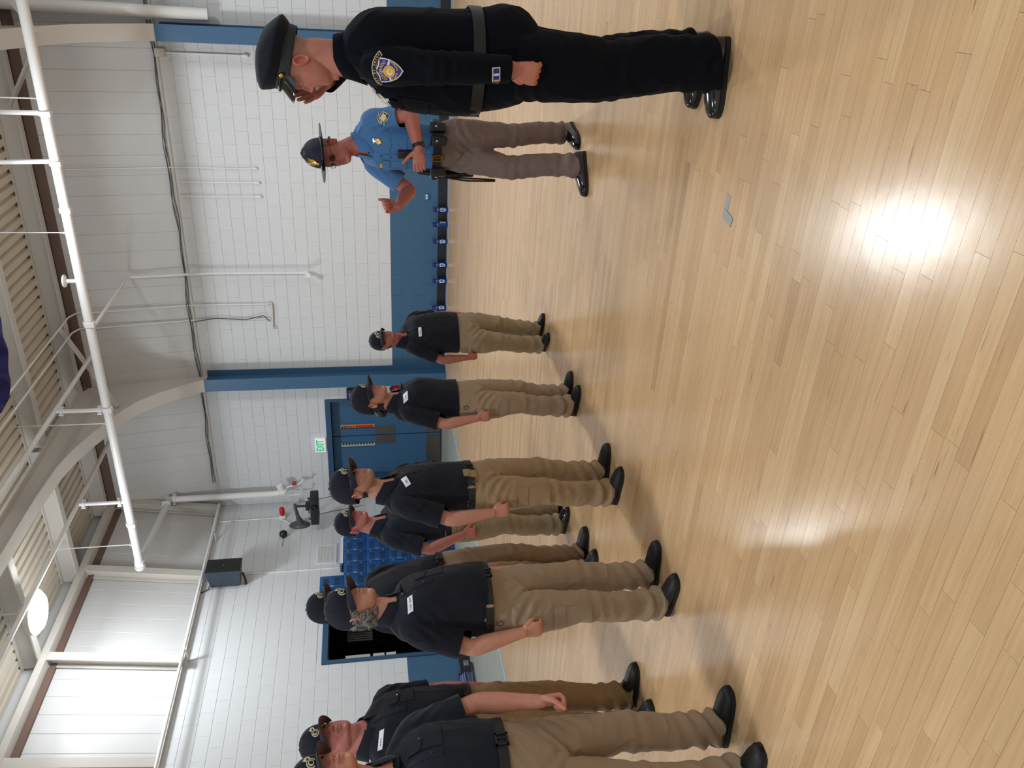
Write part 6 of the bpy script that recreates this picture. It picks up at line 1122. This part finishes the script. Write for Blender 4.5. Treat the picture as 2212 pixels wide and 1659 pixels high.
def curly(R):
    random.seed(11); T = R['T']; mb = MB(); zt = [r[0] for r in HEADT]; bm = bmesh.new(); bmesh.ops.create_icosphere(bm, subdivisions=2, radius=1); bm.verts.index_update(); SV = [v.co.copy() for v in bm.verts]; SF = [tuple(v.index for v in f.verts) for f in bm.faces]; bm.free(); C = []
    for i in range(190):
        a = math.radians(random.uniform(80, 280)); z = random.uniform(-.108, .02); w_ = float(np.interp(z, zt, [r[1] for r in HEADT])); b = float(np.interp(max(z, -.03), zt, [r[3] for r in HEADT])); back = max(-math.cos(a), 0); l = random.uniform(.000, .008)+.026*back*min(1, (.02-z)/.06)
        c = Vector(((w_+l)*math.sin(a), (-.004+(b+l)*math.cos(a)) if math.cos(a) < 0 else .06*math.cos(a), z)); r = random.uniform(.010, .017); C.append((c, a)); mb.add([T @ (c+v*r) for v in SV], SF)
    for i in range(150):
        sd = 1 if i % 2 else -1; y = random.uniform(-.03, .045); z = random.uniform(-.012, .010); w_ = .074*math.sqrt(max(1-(y/.1)**2, .1)); r = random.uniform(.007, .010); mb.add([T @ (Vector((sd*(w_+.004), y, z+.01*(y > .02)))+v*r) for v in SV], SF)
    me = union(mb, .0026, 2, .5); V = get_v(me); N = get_n(me); q = vnoise(V*55, 21); d = .0032*(1-2*np.abs(vnoise(V*np.array([70, 70, 34])+q[:, None]*2.2, 22)))+.0016*np.sin(V[:, 2]*420+q*7); set_v(me, V+N*d[:, None]); me.polygons.foreach_set('use_smooth', [True]*len(me.polygons)); me.materials.append(M['hair_grey']); h = pobj('hair', me, R['root']); mb = MB()
    for c, a in C[:46]:
        if math.cos(a) > -.2: continue
        nrm = Vector((math.sin(a), math.cos(a), -.3)).normalized(); t1 = nrm.orthogonal().normalized(); t2 = nrm.cross(t1); ph = random.random()*6; r0 = random.uniform(.007, .013); mb.tube([T @ (c+nrm*.012+(t1*math.cos(ph+k*.55)+t2*math.sin(ph+k*.55))*r0*(1-.05*k)+nrm*.0006*k) for k in range(13)], .0017, 5)
    pbuild(mb, 'curls', M['hair_curl'], h, 70)['kind'] = 'stuff'
M['hair_curl'] = mat('silver_curls', (140, 136, 132), 0.5, noise_amt=0.45, noise_scale=22)
curly(c5)
def key_ring(R, o, d):
    sk = Skin(R['trousers']); o, d = Vector(o), Vector(d).normalized(); h = sk.t.ray_cast(o, d)
    if h[0] is None: return
    p = h[0]-d*.004; s = d.cross(Vector((0, 0, 1))).normalized(); P = [p+s*.014*math.cos(a)+Vector((0, 0, 1))*.016*math.sin(a) for a in np.linspace(0, 2*PI, 18)]; pbuild(MB().tube(P, .0022, 6, caps=False), 'belt_ring', M['cable'], R['root'], 60)
key_ring(c3, (.10, .6, .875), (0, -1, 0)); key_ring(c5, (.6, .03, .885), (-1, 0, 0)); key_ring(c2, (.6, .03, .80), (-1, 0, 0))
sk = Skin(c3['trousers'], c3['shirt']); mb = MB(); sk.patch(mb, rect(.05, .075, 4, 5), (.055, .6, .895), (0, -1, 0), (0, 0, 1), .014, 0, .006); pbuild(mb, 'belt_tab', M['khaki_warm'], c3['root'], 40)
